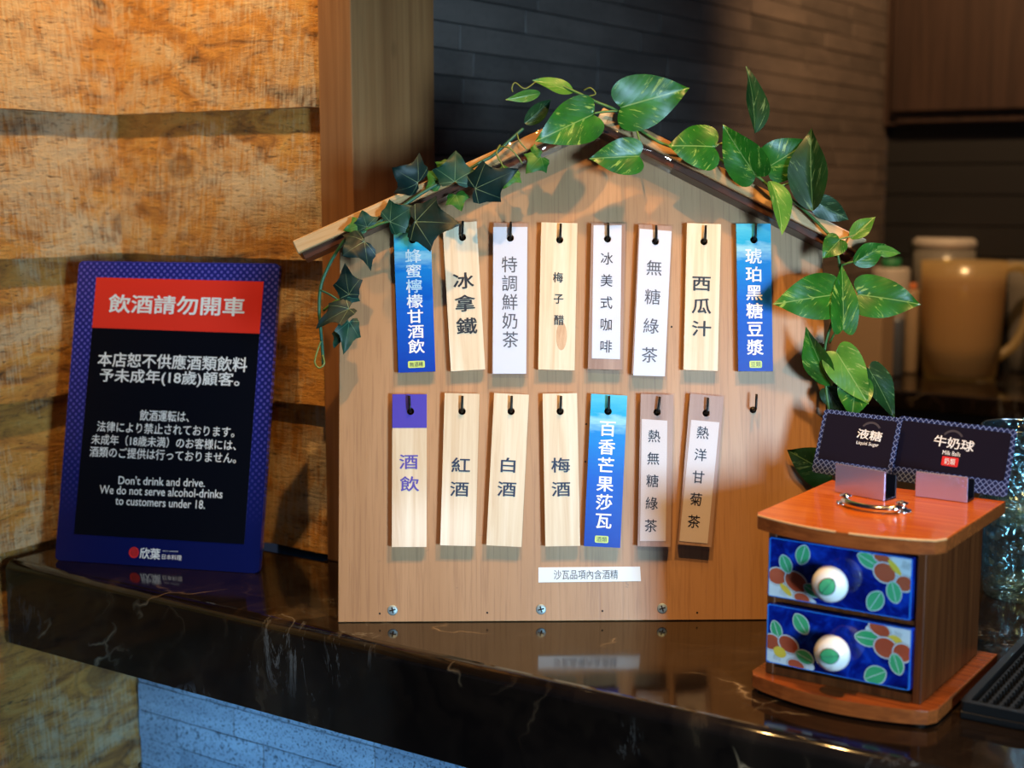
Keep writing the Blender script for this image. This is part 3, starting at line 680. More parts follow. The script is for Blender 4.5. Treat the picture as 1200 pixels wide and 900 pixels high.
make_tag('wooden tag with navy 白酒 lettering and a faint seam down it', (579, 460), (620, 463), (570, 639), (611, 641), (599, 482), TWm, .0004, col('白酒', 595.5, 545, 594, 573), 18, 1.3, 'navy_ink', .022)
make_tag('wooden tag with black 梅酒 lettering, fourth of the lower row', (636, 461), (676, 461), (639, 640), (680, 640), (656.5, 482), TWm, .0004, col('梅酒', 657, 545, 657.5, 573), 18, 1.3, 'navy_ink', .022)
make_tag('blue tag with white 百香芒果莎瓦 lettering in the lower row', (693, 462), (735, 463), (684, 640), (727, 642), (712.5, 482), None, .0004, col('百香芒果莎瓦', 712, 502, 707, 610), 19, 1.1, 'white_ink', .026, badge=(705, 632, 16, '酒類'), blue=True)
make_tag('brown wooden tag with a cream slip reading 熱無糖綠茶', (751, 462), (789, 462), (747, 640), (786, 641), (770, 483), TB, .0016, col('熱無糖綠茶', 766.5, 511, 762.5, 616), 15.5, 1., 'black_ink', .012, paper=[(752, 491), (782, 493), (780, 634), (750, 634)], paper_mat=M['paper_cream'], film=True)
make_tag('brown wooden tag tilted, with a cream slip reading 熱洋甘菊茶', (809, 462), (848, 464), (794, 638), (834, 641), (827.5, 484), TB, .0006, col('熱洋甘菊茶', 823.5, 507, 813, 611), 15.5, 1., 'black_ink', .012, paper=[(810, 492), (843, 495), (829, 637), (796, 634)], paper_mat=M['paper_cream'], film=True)
hook(884, 480, .0008)
# fourth tag's knot
# ------------------------------------------------------------------ garlands
POTH = [(0, 0), (-.06, .12), (-.085, .26), (-.03, .40), (.10, .485), (.26, .50), (.44, .455), (.62, .345), (.78, .21), (.90, .09), (1, 0)]
IVY = [(0, 0), (-.12, .12), (-.16, .30), (-.05, .40), (.10, .42), (.38, .58), (.45, .38), (.56, .26), (.80, .14), (1, 0)]
SLIM = [(0, 0), (.02, .12), (.10, .30), (.24, .44), (.42, .50), (.60, .42), (.75, .28), (.88, .13), (1, 0)]
def leaf_mesh(L, W, shape, fold, droop, cup, wave=0.):
    pts = shape; dense = []
    for i in range(len(pts) - 1):
        k = 2
        for j in range(k):
            t = j / k
            if shape is IVY: dense.append((pts[i][0] * (1 - t) + pts[i + 1][0] * t, pts[i][1] * (1 - t) + pts[i + 1][1] * t))
            else:
                a = pts[max(0, i - 1)]; b = pts[i]; c = pts[i + 1]; d = pts[min(len(pts) - 1, i + 2)]
                f = lambda q: .5 * (2 * b[q] + (c[q] - a[q]) * t + (2 * a[q] - 5 * b[q] + 4 * c[q] - d[q]) * t * t + (3 * b[q] - a[q] - 3 * c[q] + d[q]) * t ** 3)
                dense.append((f(0), max(0., f(1))))
    dense.append(pts[-1]); n = len(dense); K = 4
    bm = bmesh.new(); uvl = bm.loops.layers.uv.new('UVMap'); G = {}; ph = random.uniform(0, 6)
    for sgn in (-1, 1):
        for i, (ox, oy) in enumerate(dense):
            mx = i / (n - 1)
            for k in range(K + 1):
                f = k / K
                if k == 0 and sgn == 1: G[(1, i, 0)] = G[(-1, i, 0)]; continue
                x = mx * (1 - f) + ox * f; y = oy * f
                z = -droop * (x ** 2) * L - cup * (y ** 2) * W * 1.5 + fold * y * W + wave * W * .06 * math.sin(x * 9 + ph + sgn) * f
                v = bm.verts.new((x * L, sgn * y * W, z)); G[(sgn, i, k)] = (v, (x, .5 + sgn * y))
        for i in range(n - 1):
            for k in range(K):
                q = [G[(sgn, i, k)], G[(sgn, i + 1, k)], G[(sgn, i + 1, k + 1)], G[(sgn, i, k + 1)]]
                if sgn == -1: q = q[::-1]
                uniq = []
                for a in q:
                    if all((a[0].co - b[0].co).length > 1e-7 for b in uniq): uniq.append(a)
                if len(uniq) < 3: continue
                try: fc = bm.faces.new([a[0] for a in uniq])
                except ValueError: continue
                for lp, a in zip(fc.loops, uniq): lp[uvl].uv = a[1]
    me = bpy.data.meshes.new('leaf'); bm.to_mesh(me); bm.free()
    for p in me.polygons: p.use_smooth = True
    return me
def bp3(x, y, off):
    return onpl(x, y, bmw.translation - BN * off, BN)
def leaf(parent, base, tip, wpx, mat, ob=.034, ot=.036, shape=POTH, turn=0., fold=.25, droop=.12, cup=.15, wave=.6, label=None):
    a = bp3(*base, ob); b = bp3(*tip, ot); d = b - a; L = d.length; d.normalize()
    n = (-BN - d * (-BN).dot(d)).normalized(); n = Matrix.Rotation(R(turn), 3, d) @ n; s = n.cross(d)
    Wd = wpx / FPX * 1.20 / max(.35, abs(math.cos(R(turn))))
    # the droop pulls the tip back along -n: tilt the axis up to keep the tip on its mark
    me = leaf_mesh(L, Wd, shape, fold, 0 if droop == 0 else droop, cup, wave)
    for v in me.vertices: v.co.z += droop * v.co.x
    m = Matrix((d, s, n)).transposed().to_4x4(); m.translation = a
    o = link('leaf', me, M[mat], parent, m)
    if label: o['label'] = label
    return o
def stem(parent, name, pts, r, mat, taper=None, k=6):
    bm = bmesh.new(); tube(bm, [bp3(x, y, o) for x, y, o in pts], r, 7, k, taper); return link(name, bm_mesh(name, bm, True), M[mat], parent, Matrix())
pg = root('pothos_garland', 'artificial pothos vine with variegated heart leaves over the roof peak and right eave', 'garland', Matrix.Translation(bp3(757, 145, .03)))
stem(pg, 'stem', [(628, 96, .03), (650, 98, .034), (675, 108, .036), (700, 120, .034), (724, 130, .032), (745, 148, .031), (768, 164, .031), (784, 171, .030), (812, 178, .028), (838, 183, .028), (862, 200, .029), (886, 206, .030), (905, 222, .030), (930, 236, .030), (955, 258, .030), (975, 280, .030), (982, 300, .028), (985, 330, .024), (978, 368, .022), (968, 400, .022), (966, 430, .022), (968, 455, .022), (972, 490, .020), (974, 540, .020)], .00125, 'stem')
stem(pg, 'petiole', [(724, 130, .033), (708, 131, .035), (696, 133, .037)], .001, 'stem')
stem(pg, 'petiole', [(745, 148, .033), (750, 168, .036), (749, 184, .037)], .0009, 'stem')
stem(pg, 'petiole', [(838, 183, .03), (836, 174, .034), (846, 168, .034), (868, 168, .034), (885, 180, .034)], .001, 'tendril')
stem(pg, 'petiole', [(862, 196, .03), (880, 193, .034), (902, 194, .036)], .001, 'stem')
stem(pg, 'petiole', [(905, 222, .03), (930, 213, .032), (948, 210, .034)], .001, 'stem')
stem(pg, 'petiole', [(976, 282, .03), (1000, 276, .034), (1008, 272, .034)], .0008, 'tendril')
stem(pg, 'petiole', [(982, 312, .028), (995, 308, .032), (1003, 306, .034)], .0009, 'stem')
stem(pg, 'petiole', [(972, 402, .022), (980, 388, .028), (989, 384, .03)], .0009, 'stem')
stem(pg, 'petiole', [(967, 452, .022), (985, 455, .026), (1000, 462, .026)], .0009, 'stem_dark')
stem(pg, 'tendril', [(628, 96, .032), (615, 104, .034), (604, 97, .034), (600, 103, .034), (601, 108, .034)], .0006, 'tendril')
stem(pg, 'tendril', [(684, 106, .036), (692, 103, .04), (698, 110, .04), (690, 113, .038)], .0006, 'tendril')
PO, PL, PD = 'pothos', 'pothos_light', 'pothos_dark'
leaf(pg, (695, 134), (627, 166), 54, PO, .040, .052, turn=-8, fold=.22)
leaf(pg, (727, 126), (808, 103), 62, PO, .036, .036, turn=12, fold=.18)
leaf(pg, (749, 183), (690, 186), 43, PO, .038, .040, turn=-5)
leaf(pg, (838, 172), (782, 171), 55, PO, .036, .044, turn=6, fold=.1, cup=.3)
leaf(pg, (884, 156), (874, 78), 30, PD, .020, .014, shape=SLIM, turn=38, fold=.5, droop=.2)
leaf(pg, (886, 206), (847, 146), 42, PO, .036, .046, turn=-30, fold=.3)
leaf(pg, (900, 196), (951, 164), 48, PO, .030, .040, turn=10, fold=.2)
leaf(pg, (953, 247), (951, 149), 40, PD, .038, .042, shape=SLIM, turn=-34, fold=.6, droop=.2)
leaf(pg, (958, 238), (995, 258), 26, PD, .030, .024, turn=20)
leaf(pg, (903, 212), (916, 276), 29, PL, .036, .048, shape=SLIM, turn=-30, fold=.5, droop=.25)
leaf(pg, (984, 281), (964, 303), 27, PO, .036, .034, turn=15)
leaf(pg, (997, 280), (1026, 254), 20, PL, .034, .036, shape=SLIM, turn=-20, fold=.4)
leaf(pg, (1000, 308), (1038, 286), 27, PO, .034, .032, shape=SLIM, turn=15, fold=.3)
leaf(pg, (1022, 292), (1056, 297), 13, PL, .034, .026, shape=SLIM, turn=15, fold=.3)
leaf(pg, (980, 345), (905, 357), 55, PO, .036, .044, turn=4, fold=.15)
leaf(pg, (988, 386), (986, 309), 34, PO, .038, .030, turn=8, fold=.35)
leaf(pg, (1005, 345), (1080, 357), 51, PO, .032, .036, turn=-6, fold=.15)
leaf(pg, (974, 452), (944, 383), 26, PO, .026, .034, shape=SLIM, turn=-42, fold=.5)
leaf(pg, (980, 412), (1018, 474), 42, PL, .036, .042, turn=14, fold=.25)
leaf(pg, (1018, 432), (1048, 490), 36, PD, .022, .022, turn=-20)
leaf(pg, (1003, 446), (998, 492), 40, PO, .034, .040, turn=8, fold=.3)
leaf(pg, (970, 455), (990, 486), 24, PD, .022, .022, turn=20)
leaf(pg, (975, 556), (922, 527), 44, PD, .014, .006, turn=-18, fold=.1)
leaf(pg, (672, 108), (624, 94), 20, PL, .034, .040, shape=SLIM, turn=25, fold=.3)
leaf(pg, (633, 109), (592, 117), 13, PL, .034, .040, shape=SLIM, turn=-20, fold=.4)
leaf(pg, (615, 145), (646, 116), 19, PD, .030, .026, shape=SLIM, turn=25, fold=.4)

ig = root('ivy_garland', 'artificial dark ivy vine draped over the left eave of the board', 'garland', Matrix.Translation(bp3(480, 235, .03)))
stem(ig, 'stem', [(613, 151, .028), (606, 157, .030), (596, 166, .031), (578, 182, .030), (560, 192, .030), (540, 204, .031), (516, 214, .030), (492, 228, .030), (470, 243, .030), (448, 258, .031), (430, 268, .032), (408, 278, .031), (398, 290, .030), (385, 312, .026), (376, 336, .024), (374, 362, .024), (376, 388, .024), (378, 412, .024), (379, 428, .024)], .0014, 'stem_dark')
stem(ig, 'stem_loop', [(376, 400, .025), (371, 414, .026), (369, 425, .026), (374, 431, .026), (380, 426, .026), (378, 416, .026)], .0008, 'tendril')
stem(ig, 'branch', [(379, 364, .025), (392, 354, .028), (404, 349, .030), (412, 340, .030), (417, 325, .030)], .0012, 'stem')
stem(ig, 'branch', [(412, 272, .032), (430, 268, .033), (446, 262, .034), (457, 259, .034)], .0012, 'stem')
stem(ig, 'tendril', [(586, 170, .034), (582, 180, .040), (590, 196, .040), (594, 207, .038)], .0007, 'tendril')
stem(ig, 'tendril', [(584, 172, .034), (596, 173, .042), (607, 184, .040), (612, 192, .038)], .0007, 'tendril')
stem(ig, 'tendril', [(606, 157, .032), (609, 166, .036), (618, 176, .033)], .0006, 'tendril')
stem(ig, 'tendril', [(376, 340, .025), (388, 346, .028), (397, 352, .028)], .0008, 'stem_dark')
ID, IM, IG = 'ivy_dark', 'ivy_mid', 'ivy_green'
def ivy(base, tip, w, mat, ob=.036, ot=.040, **k):
    k.setdefault('fold', .15); k.setdefault('droop', .25); k.setdefault('cup', .4); return leaf(ig, base, tip, w, mat, ob, ot, shape=IVY, **k)
ivy((490, 214), (459, 196), 46, ID, .036, .046, turn=-20, cup=.9)
ivy((533, 213), (534, 176), 46, IM, .038, .036)
ivy((557, 221), (608, 198), 44, ID, .040, .048, turn=8)
ivy((457, 260), (487, 241), 40, IM, .036, .038)
ivy((487, 260), (540, 263), 56, ID, .042, .048, turn=-6)
ivy((534, 228), (541, 248), 26, IG, .030, .032)
ivy((516, 215), (500, 200), 28, IG, .030, .028)
ivy((430, 266), (424, 246), 28, IM, .034, .034)
ivy((425, 264), (402, 270), 22, IG, .032, .034)
ivy((427, 283), (401, 300), 48, ID, .042, .046, turn=10, cup=.9)
ivy((409, 345), (404, 308), 30, ID, .034, .032, turn=-12)
ivy((404, 348), (424, 330), 26, IM, .032, .034)
ivy((409, 362), (370, 385), 28, ID, .034, .034, turn=25, fold=.5)
ivy((409, 377), (402, 416), 26, IM, .032, .034, turn=-25, fold=.4)
ivy((402, 388), (391, 408), 20, IM, .030, .030, turn=25)
ivy((634, 184), (616, 204), 30, IG, .027, .030)
ivy((624, 180), (636, 178), 20, IG, .027, .028)
ivy((598, 200), (590, 222), 30, IG, .028, .028)
ivy((520, 196), (523, 186), 20, IG, .030, .028)

# ------------------------------------------------------------------ little chest of drawers
CO = Vector((.1818, .9831, 0)); cy = R(-34.6); cu = Vector((math.cos(cy), math.sin(cy), 0)); cv = Vector((-cu.y, cu.x, 0)); CW, CD = .1133, .127
cmw = frame(CO, cu, Z)
ch = root('drawer_chest', 'small lacquered wooden chest with two blue ceramic drawers on the marble', 'chest', cmw)
def arc_plate(x0, x1, yf, yb, bulge, cham, n=14):
    """front edge bulges towards -y, front corners clipped"""
    pts = [(x0, yb), (x0, yf + cham)]
    for i in range(n + 1):
        t = i / n; x = x0 + cham * .5 + (x1 - x0 - cham) * t; pts.append((x, yf - bulge * (1 - (2 * t - 1) ** 2)))
    pts += [(x1, yf + cham), (x1, yb)]; return pts[::-1]
bm = bmesh.new(); prism(bm, arc_plate(-.010, CW + .012, -.008, CD + .010, .014, .008), .0025, .0125, .0010, 2); link('base_plate', bm_mesh('base_plate', bm), M['lac_edge'], ch)
for x, y in ((.0, .0), (CW, .0), (0, CD), (CW, CD)):
    bm = bmesh.new(); lathe(bm, [(.005, .0), (.0055, .0028)], 14, x, y, 0); link('foot', bm_mesh('foot', bm), M['rubber'], ch)
ZT = .119
bm = bmesh.new(); T = .006
box(bm, 0, T, 0, CD, .0125, ZT, .0006, 1); box(bm, CW - T, CW, 0, CD, .0125, ZT, .0006, 1); box(bm, T, CW - T, CD - T, CD, .0125, ZT); box(bm, T, CW - T, .001, CD - T, .0125, .018)
box(bm, T, CW - T, .001, CD - T, .0665, .0695); box(bm, T, CW - T, .001, CD - T, ZT - .004, ZT)
link('body', bm_mesh('body', bm), M['lac_body'], ch)
bm = bmesh.new(); prism(bm, arc_plate(-.0095, CW + .0125, -.008, CD + .010, .014, .009), ZT, ZT + .010, .0012, 2)
tp = link('top_plate', bm_mesh('top_plate', bm), [M['lac_top'], M['lac_edge']], ch)
for p in tp.data.polygons:
    if p.normal.z < .9: p.material_index = 1
ap = arc_plate(-.0095, CW + .0125, -.008, CD + .010, .014, .009); fr_ = [p for p in ap if p[1] < .0012]
for a0, a1 in ((0, 3), (3, 7), (8, 13), (13, 15)):
    seg = fr_[a0:a1 + 1]
    if len(seg) > 1:
        bm = bmesh.new(); tube(bm, [(x, y + .0003, ZT + .0098) for x, y in seg], .0007, 5, 0); link('worn_edge_highlight', bm_mesh('worn_edge_highlight', bm), M['worn_highlight'], tp)  # worn arris; the pale tube also paints in the edge highlight
CI = cmw.inverted(); CNv = cmw.to_3x3() @ Vector((0, 1, 0))
def cl(x, y, off=0.):
    q = CI @ onpl(x, y, cmw.translation - CNv * off, CNv); return q.x, q.z
def drawer(corners, knob, art, kleaf):
    q = [cl(*c, .004) for c in corners]; x0 = (q[0][0] + q[3][0]) / 2; x1 = (q[1][0] + q[2][0]) / 2; z1 = (q[0][1] + q[1][1]) / 2; z0 = (q[2][1] + q[3][1]) / 2
    bm = bmesh.new(); prism(bm, rrect(x0, x1, z0, z1, .0012, 3), -.004, .002, .0012, 3, axis=1)
    dr = link('drawer', bm_mesh('drawer', bm, False), M['glaze'], ch); dr['label'] = 'blue glazed ceramic drawer front'
    bm = bmesh.new(); box(bm, x0 + .003, x1 - .003, .0022, .10, z0 + .002, z1 - .004); link('drawer_box', bm_mesh('drawer_box', bm), M['lac_body'], dr)
    bm = bmesh.new(); rim = rrect(x0 + .0003, x1 - .0003, z0 + .0003, z1 - .0003, .0014, 3); inn = rrect(x0 + .0013, x1 - .0013, z0 + .0009, z1 - .0009, .0012, 3)
    prism(bm, rim, -.0041, -.0036, axis=1, holes=[inn]); link('glaze_rim', bm_mesh('glaze_rim', bm), M['glaze_rim'], dr)
    mats = ['glaze_white', 'glaze_petal', 'glaze_green', 'glaze_yellow', 'glaze_line']; bm = bmesh.new(); lay = 0; bmL = bm; bmR = bmesh.new()
    bmc = [bm]
    def clip(p): return (min(max(p[0], x0 + .001), x1 - .001), min(max(p[1], z0 + .001), z1 - .001))
    def put(pts, mi, y):
        vs = [bmc[0].verts.new((clip(p)[0], y, clip(p)[1])) for p in pts]
        try: f = bmc[0].faces.new(vs); f.material_index = mi
        except ValueError: pass
    for kind, x, y, a, b, rot in art:
        bmc[0] = bmL if x < 980 else bmR
        c = cl(x, y, .004); s = 1 / FPX * 1.085; A = a * s * 1.12; B = b * s; rr = R(rot); lay += 1; yy = -.0042 - lay * .00002
        if kind == 'w': put(ell(*c, A, B, rr), 0, yy)
        if kind == 'p':
            put(ell(*c, A + .0011, B + .0011, rr), 4, yy + .00001); put(ell(*c, A + .0008, B + .0008, rr), 0, yy); put(ell(*c, A, B, rr), 1, yy - .00001)
        if kind == 'l':
            put(ell(*c, A + .0008, B + .0008, rr, tipx=True), 4, yy + .00001); put(ell(*c, A + .0006, B + .0006, rr, tipx=True), 0, yy); put(ell(*c, A, B, rr, tipx=True), 2, yy - .00001)
            dx = A * .9 * math.cos(rr); dz = A * .9 * math.sin(rr); nx = -math.sin(rr) * .0002; nz = math.cos(rr) * .0002
            put([(c[0] - dx - nx, c[1] - dz - nz), (c[0] + dx - nx, c[1] + dz - nz), (c[0] + dx + nx, c[1] + dz + nz), (c[0] - dx + nx, c[1] - dz + nz)], 0, yy - .00002)
        if kind == 'y': put(ell(*c, A, B, rr), 3, yy)
        if kind == 's':
            for k in range(6):
                o = (k - 2.5) * .0010; ca, sa = math.cos(rr), math.sin(rr); px, pz = c[0] + ca * o, c[1] + sa * o; ln = .0028
                put([(px - sa * ln, pz + ca * ln), (px - sa * ln + .00018, pz + ca * ln), (px + sa * ln * .8 + .00018, pz - ca * ln * .8), (px + sa * ln * .8, pz - ca * ln * .8)], 4, yy)
    for b_ in (bmL, bmR): link('painted_blossom', flat_mesh('painted_blossom', b_), [M[m] for m in mats], dr)
    kx, kz = cl(*knob, .014); bm = bmesh.new()
    lathe(bm, [(.0045, 0), (.0045, .005), (.008, .006), (.0116, .009), (.0128, .0125), (.0118, .0165), (.0085, .0198), (.0045, .0213), (.0001, .0216)], 28, kx, -.004, kz, 'y')
    kn = link('knob', bm_mesh('knob', bm, True), M['porcelain'], dr); kn['label'] = 'round white porcelain knob with a green leaf'
    bm = bmesh.new(); prof = [(0, .0216), (.0045, .0213), (.0085, .0198), (.0118, .0165), (.0128, .0125)]
    def ky(x, z, lift):
        r = math.hypot(x - kx, z - kz)
        for (ra, za), (rb, zb_) in zip(prof, prof[1:]):
            if r <= rb: return -.004 - (za + (zb_ - za) * (r - ra) / (rb - ra)) - lift
        return -.0165
    def patch(pts, mi, lift):
        cx_ = sum(p[0] for p in pts) / len(pts); cz_ = sum(p[1] for p in pts) / len(pts); prev = None; n = len(pts)
        c0 = bm.verts.new((cx_, ky(cx_, cz_, lift), cz_)); prev = [c0] * n
        for f in (.2, .4, .6, .8, 1.):
            cur = [bm.verts.new((cx_ + (p[0] - cx_) * f, ky(cx_ + (p[0] - cx_) * f, cz_ + (p[1] - cz_) * f, lift), cz_ + (p[1] - cz_) * f)) for p in pts]
            for i in range(n):
                q = (prev[i], prev[(i + 1) % n], cur[(i + 1) % n], cur[i]) if prev[0] is not c0 else (c0, cur[(i + 1) % n], cur[i])
                bm.faces.new(q).material_index = mi
            prev = cur
    lx, lz = kx + .0014, kz + .0003
    patch(ell(lx, lz,   .0070, .0056, R(kleaf), 20, True), 0, .0005); patch(ell(lx, lz,   .0065, .0051, R(kleaf), 20, True), 1, .0007)
    ca, sa = math.cos(R(kleaf)), math.sin(R(kleaf)); patch([(lx - ca * .006 + sa * .0002, lz - sa * .006 - ca * .0002), (lx + ca * .007 + sa * .0002, lz + sa * .007 - ca * .0002), (lx + ca * .007 - sa * .0002, lz + sa * .007 + ca * .0002), (lx - ca * .006 - sa * .0002, lz - sa * .006 + ca * .0002)], 0, .0009)
    link('painted_leaf', flat_mesh('painted_leaf', bm), [M['glaze_line'], M['glaze_green']], kn)
up_art = [('w', 912, 686, 15, 17, -30), ('w', 932, 700, 22, 8, -8), ('p', 911, 675, 9.5, 9, 0), ('p', 933, 682, 12, 10, -30), ('l', 921, 661, 9, 6.5, 115), ('s', 918, 694, 1, 1, -20), ('y', 921, 691, 8, 3.2, -40), ('p', 940, 701, 8, 5.5, -10), ('l', 952, 692, 9, 6, -25), ('l', 941, 650, 9.5, 7.5, 75),
          ('w', 1055, 662, 16, 16, 0), ('w', 1040, 658, 14, 12, 0), ('l', 1018, 657, 11, 7, -25), ('p', 1034, 654, 8, 4.5, -8), ('p', 1037, 671, 10.5, 10, -20), ('p', 1060, 684, 8, 8, 0), ('s', 1062, 663, 1, 1, -15), ('y', 1049, 665, 9, 3.2, -45), ('l', 1048, 694, 10, 7.5, -75), ('l', 1026, 704, 10.5, 8.5, 60)]
lo_art = [('w', 911, 762, 14, 20, 0), ('w', 930, 775, 22, 9, -8), ('l', 910, 738, 9, 6, 110), ('p', 904, 752, 8.5, 8.5, 0), ('p', 924, 755, 10.5, 8.5, -25), ('s', 911, 770, 1, 1, -15), ('y', 914, 764, 7, 6, -20), ('p', 933, 779, 8.5, 5.5, -10), ('l', 943, 770, 9.5, 7, -20), ('l', 939, 731, 10.5, 8, -55),
          ('w', 1048, 748, 20, 22, 0), ('w', 1032, 742, 15, 12, 0), ('l', 1017, 748, 12, 8, 0), ('p', 1031, 737, 10.5, 7, -20), ('s', 1052, 745, 1, 1, -10), ('y', 1048, 752, 8, 7, 0), ('p', 1038, 759, 11, 10.5, -10), ('p', 1058, 765, 9, 9.5, 0), ('l', 1051, 778, 10, 7, -70), ('l', 1026, 791, 11, 9.5, 30)]
drawer([(902, 628.5), (1071, 655), (1066.5, 727), (899, 699)], (974.5, 683.5), up_art, 55)
drawer([(899.5, 707), (1069, 737), (1066.5, 809), (896.8, 777)], (977, 764), lo_art, 12)
# bail handle on the top plate
zt = ZT + .010; hA = onz(991, 589, zt + .002); hB = onz(1057, 598, zt + .002); hm = CI
a = hm @ hA; b = hm @ hB
hd = bmesh.new(); mid = (a + b) / 2; dirx = (b - a).normalized(); perp = Vector((dirx.y, -dirx.x, 0))
tube(hd, [a + Vector((0, 0, .003)), a + perp * .006 + dirx * .003 + Vector((0, 0, .0015)), mid + perp * .0105 + Vector((0, 0, .001)) - dirx * .006, mid + perp * .0105 + dirx * .006 + Vector((0, 0, .001)), b + perp * .006 - dirx * .003 + Vector((0, 0, .0015)), b + Vector((0, 0, .003))], .0027, 10, 5)
hnd = link('handle', bm_mesh('handle', hd, True), M['chrome'], ch); hnd['label'] = 'curved chrome bail handle'
for p in (a, b):
    bm = bmesh.new(); lathe(bm, [(.0064, -.002), (.0064, .0006), (.0036, .0014), (.0034, .004), (.0046, .0056), (.0001, .0072)], 16, p.x, p.y, p.z)
    for k in range(8):
        an = k * math.pi / 4; lathe(bm, [(.0001, -.0018), (.0011, -.0008), (.0008, .0006), (.0001, .0009)], 6, p.x + .0062 * math.cos(an), p.y + .0062 * math.sin(an), p.z)
    link('handle_post', bm_mesh('handle_post', bm, True), M['chrome'], hnd)

# ------------------------------------------------------------------ name cards in clear holders on the chest
def card(label, hlabel, px, hpx, texts, badge=None, arc=None, leanf=.27, inner=None):
    zb = zt + .0025; A = onz(*px[0], zb); B = onz(*px[1], zb); u = (B - A).normalized(); bk = Vector((-u.y, u.x, 0))
    # lean so that the measured top corner is met
    best = None
    for i in range(60):
        L = R(i); v = Z * math.cos(L) + bk * math.sin(L); n = u.cross(v); q = onpl(*px[3], A, n) - A; e = abs(q.dot(u)) + (0 if .04 < q.dot(v) < .07 else .02)
        if best is None or e < best[0]: best = (e, L, q.dot(v))
    L = R(leanf); v = Z * math.cos(L) + bk * math.sin(L); n = u.cross(v); h = ((onpl(*px[3], A, n) - A).dot(v) + (onpl(*px[2], A, n) - A).dot(v)) / 2; w = (B - A).length
    mw = frame(A, u, v); inv = mw.inverted(); N = mw.to_3x3() @ Vector((0, 1, 0))
    lf = lambda x, y: (lambda q: (q.x, q.z))(inv @ onpl(x, y, mw.translation, N))
    c = root('name_card', label, 'card', mw, 'name cards on the chest')
    bm = bmesh.new(); prism(bm, rrect(0, w, 0, h, .003), 0, .0008, axis=1); link('card_sheet', bm_mesh('card_sheet', bm), M['card_border'], c)
    bm = bmesh.new(); prism(bm, rrect(.0035, w - .0035, .0115, h - .0033, .002), -.0003, -.0001, axis=1); link('dark_panel', bm_mesh('dark_panel', bm), M['card_dark'], c)
    bm = bmesh.new()
    for body, x0, y0, x1, y1, hp, bo in texts:
        a = lf(x0, y0); b = lf(x1, y1); k = hp / FPX * 1.10; put_text(bm, body, (a[0] + b[0]) / 2, (a[1] + b[1]) / 2, math.hypot(b[0] - a[0], b[1] - a[1]), k, -.0006, bo, math.atan2(b[1] - a[1], b[0] - a[0]))
    link('lettering', flat_mesh('lettering', bm), M['white_ink'], c)
    if arc:
        ax, az = lf(*arc); bm = bmesh.new(); pts = []
        for k in range(11): t = R(35 + 11 * k); pts.append((ax + .0095 * math.cos(t), az - .0035 + .0095 * math.sin(t)))
        for k in range(10, -1, -1): t = R(35 + 11 * k); pts.append((ax + .0078 * math.cos(t), az - .0035 + .0078 * math.sin(t)))
        prism(bm, pts, -.0005, -.0003, axis=1); link('grey_arc', bm_mesh('grey_arc', bm), M['card_arc'], c)
    if badge:
        x, y, t = badge; a = lf(x, y); bm = bmesh.new(); prism(bm, rrect(a[0] - .0066, a[0] + .0066, a[1] - .0036, a[1] + .0036, .001), -.0007, -.0003, axis=1); bo = link('red_badge', bm_mesh('red_badge', bm), M['logo_red'], c)
        bm = bmesh.new(); put_text(bm, t, a[0], a[1], .0088, .005, -.0009, .01); link('badge_lettering', flat_mesh('badge_lettering', bm), M['white_ink'], bo)
    # holder: folded clear acrylic, in front of the card
    HA = onz(*hpx[0], zt); HB = onz(*hpx[1], zt); hu = (HB - HA).normalized(); hbk = Vector((-hu.y, hu.x, 0)); hw = (HB - HA).length
    n = hu.cross(Z); hh = ((onpl(*hpx[2], HA, n)).z + (onpl(*hpx[3], HA, n)).z) / 2 - zt
    hm_ = frame(HA + Z * .0003, hu, Z); ho = root('card_holder', hlabel, 'card holder', hm_, 'card holders on the chest')
    bm = bmesh.new(); box(bm, 0, hw, -.0, .0016, .0, hh, .0004, 1); link('front_plate', bm_mesh('front_plate', bm), M['holder'], ho)
    bm = bmesh.new(); box(bm, 0, hw, .0016, .016, .0, .0016, .0003, 1); box(bm, 0, hw, .0145, .016, .0016, hh * .8, .0003, 1); link('rear_plate', bm_mesh('rear_plate', bm), M['sign_black'], ho)
    print('card', best, w, h)
card('dark card reading 液糖 Liquid Sugar with a blue lattice border', 'polished metal holder under the liquid sugar card', [(950.7, 553), (1042, 567), (1057, 488), (962.5, 480.5)], [(978, 577), (1036, 588), (1036, 550), (978, 546)],
     [('液糖', 1005, 507.5, 1034, 512.5, 12, .03), ('Liquid Sugar', 1004, 519, 1030, 522.5, 5.5, .02)], arc=(1021, 503), leanf=20)
card('dark card reading 牛奶球 Milk Balls with a red badge', 'polished metal holder under the milk balls card', [(1041, 562), (1179, 583), (1191, 507), (1058, 484)], [(1072, 582), (1133, 590), (1133, 559), (1072, 553.5)],
     [('牛奶球', 1095, 515.5, 1142, 524, 13, .03), ('Milk Balls', 1105, 530, 1126, 533, 5, .02)], badge=(1113.5, 541, '奶類'), arc=(1117, 513), leanf=16)

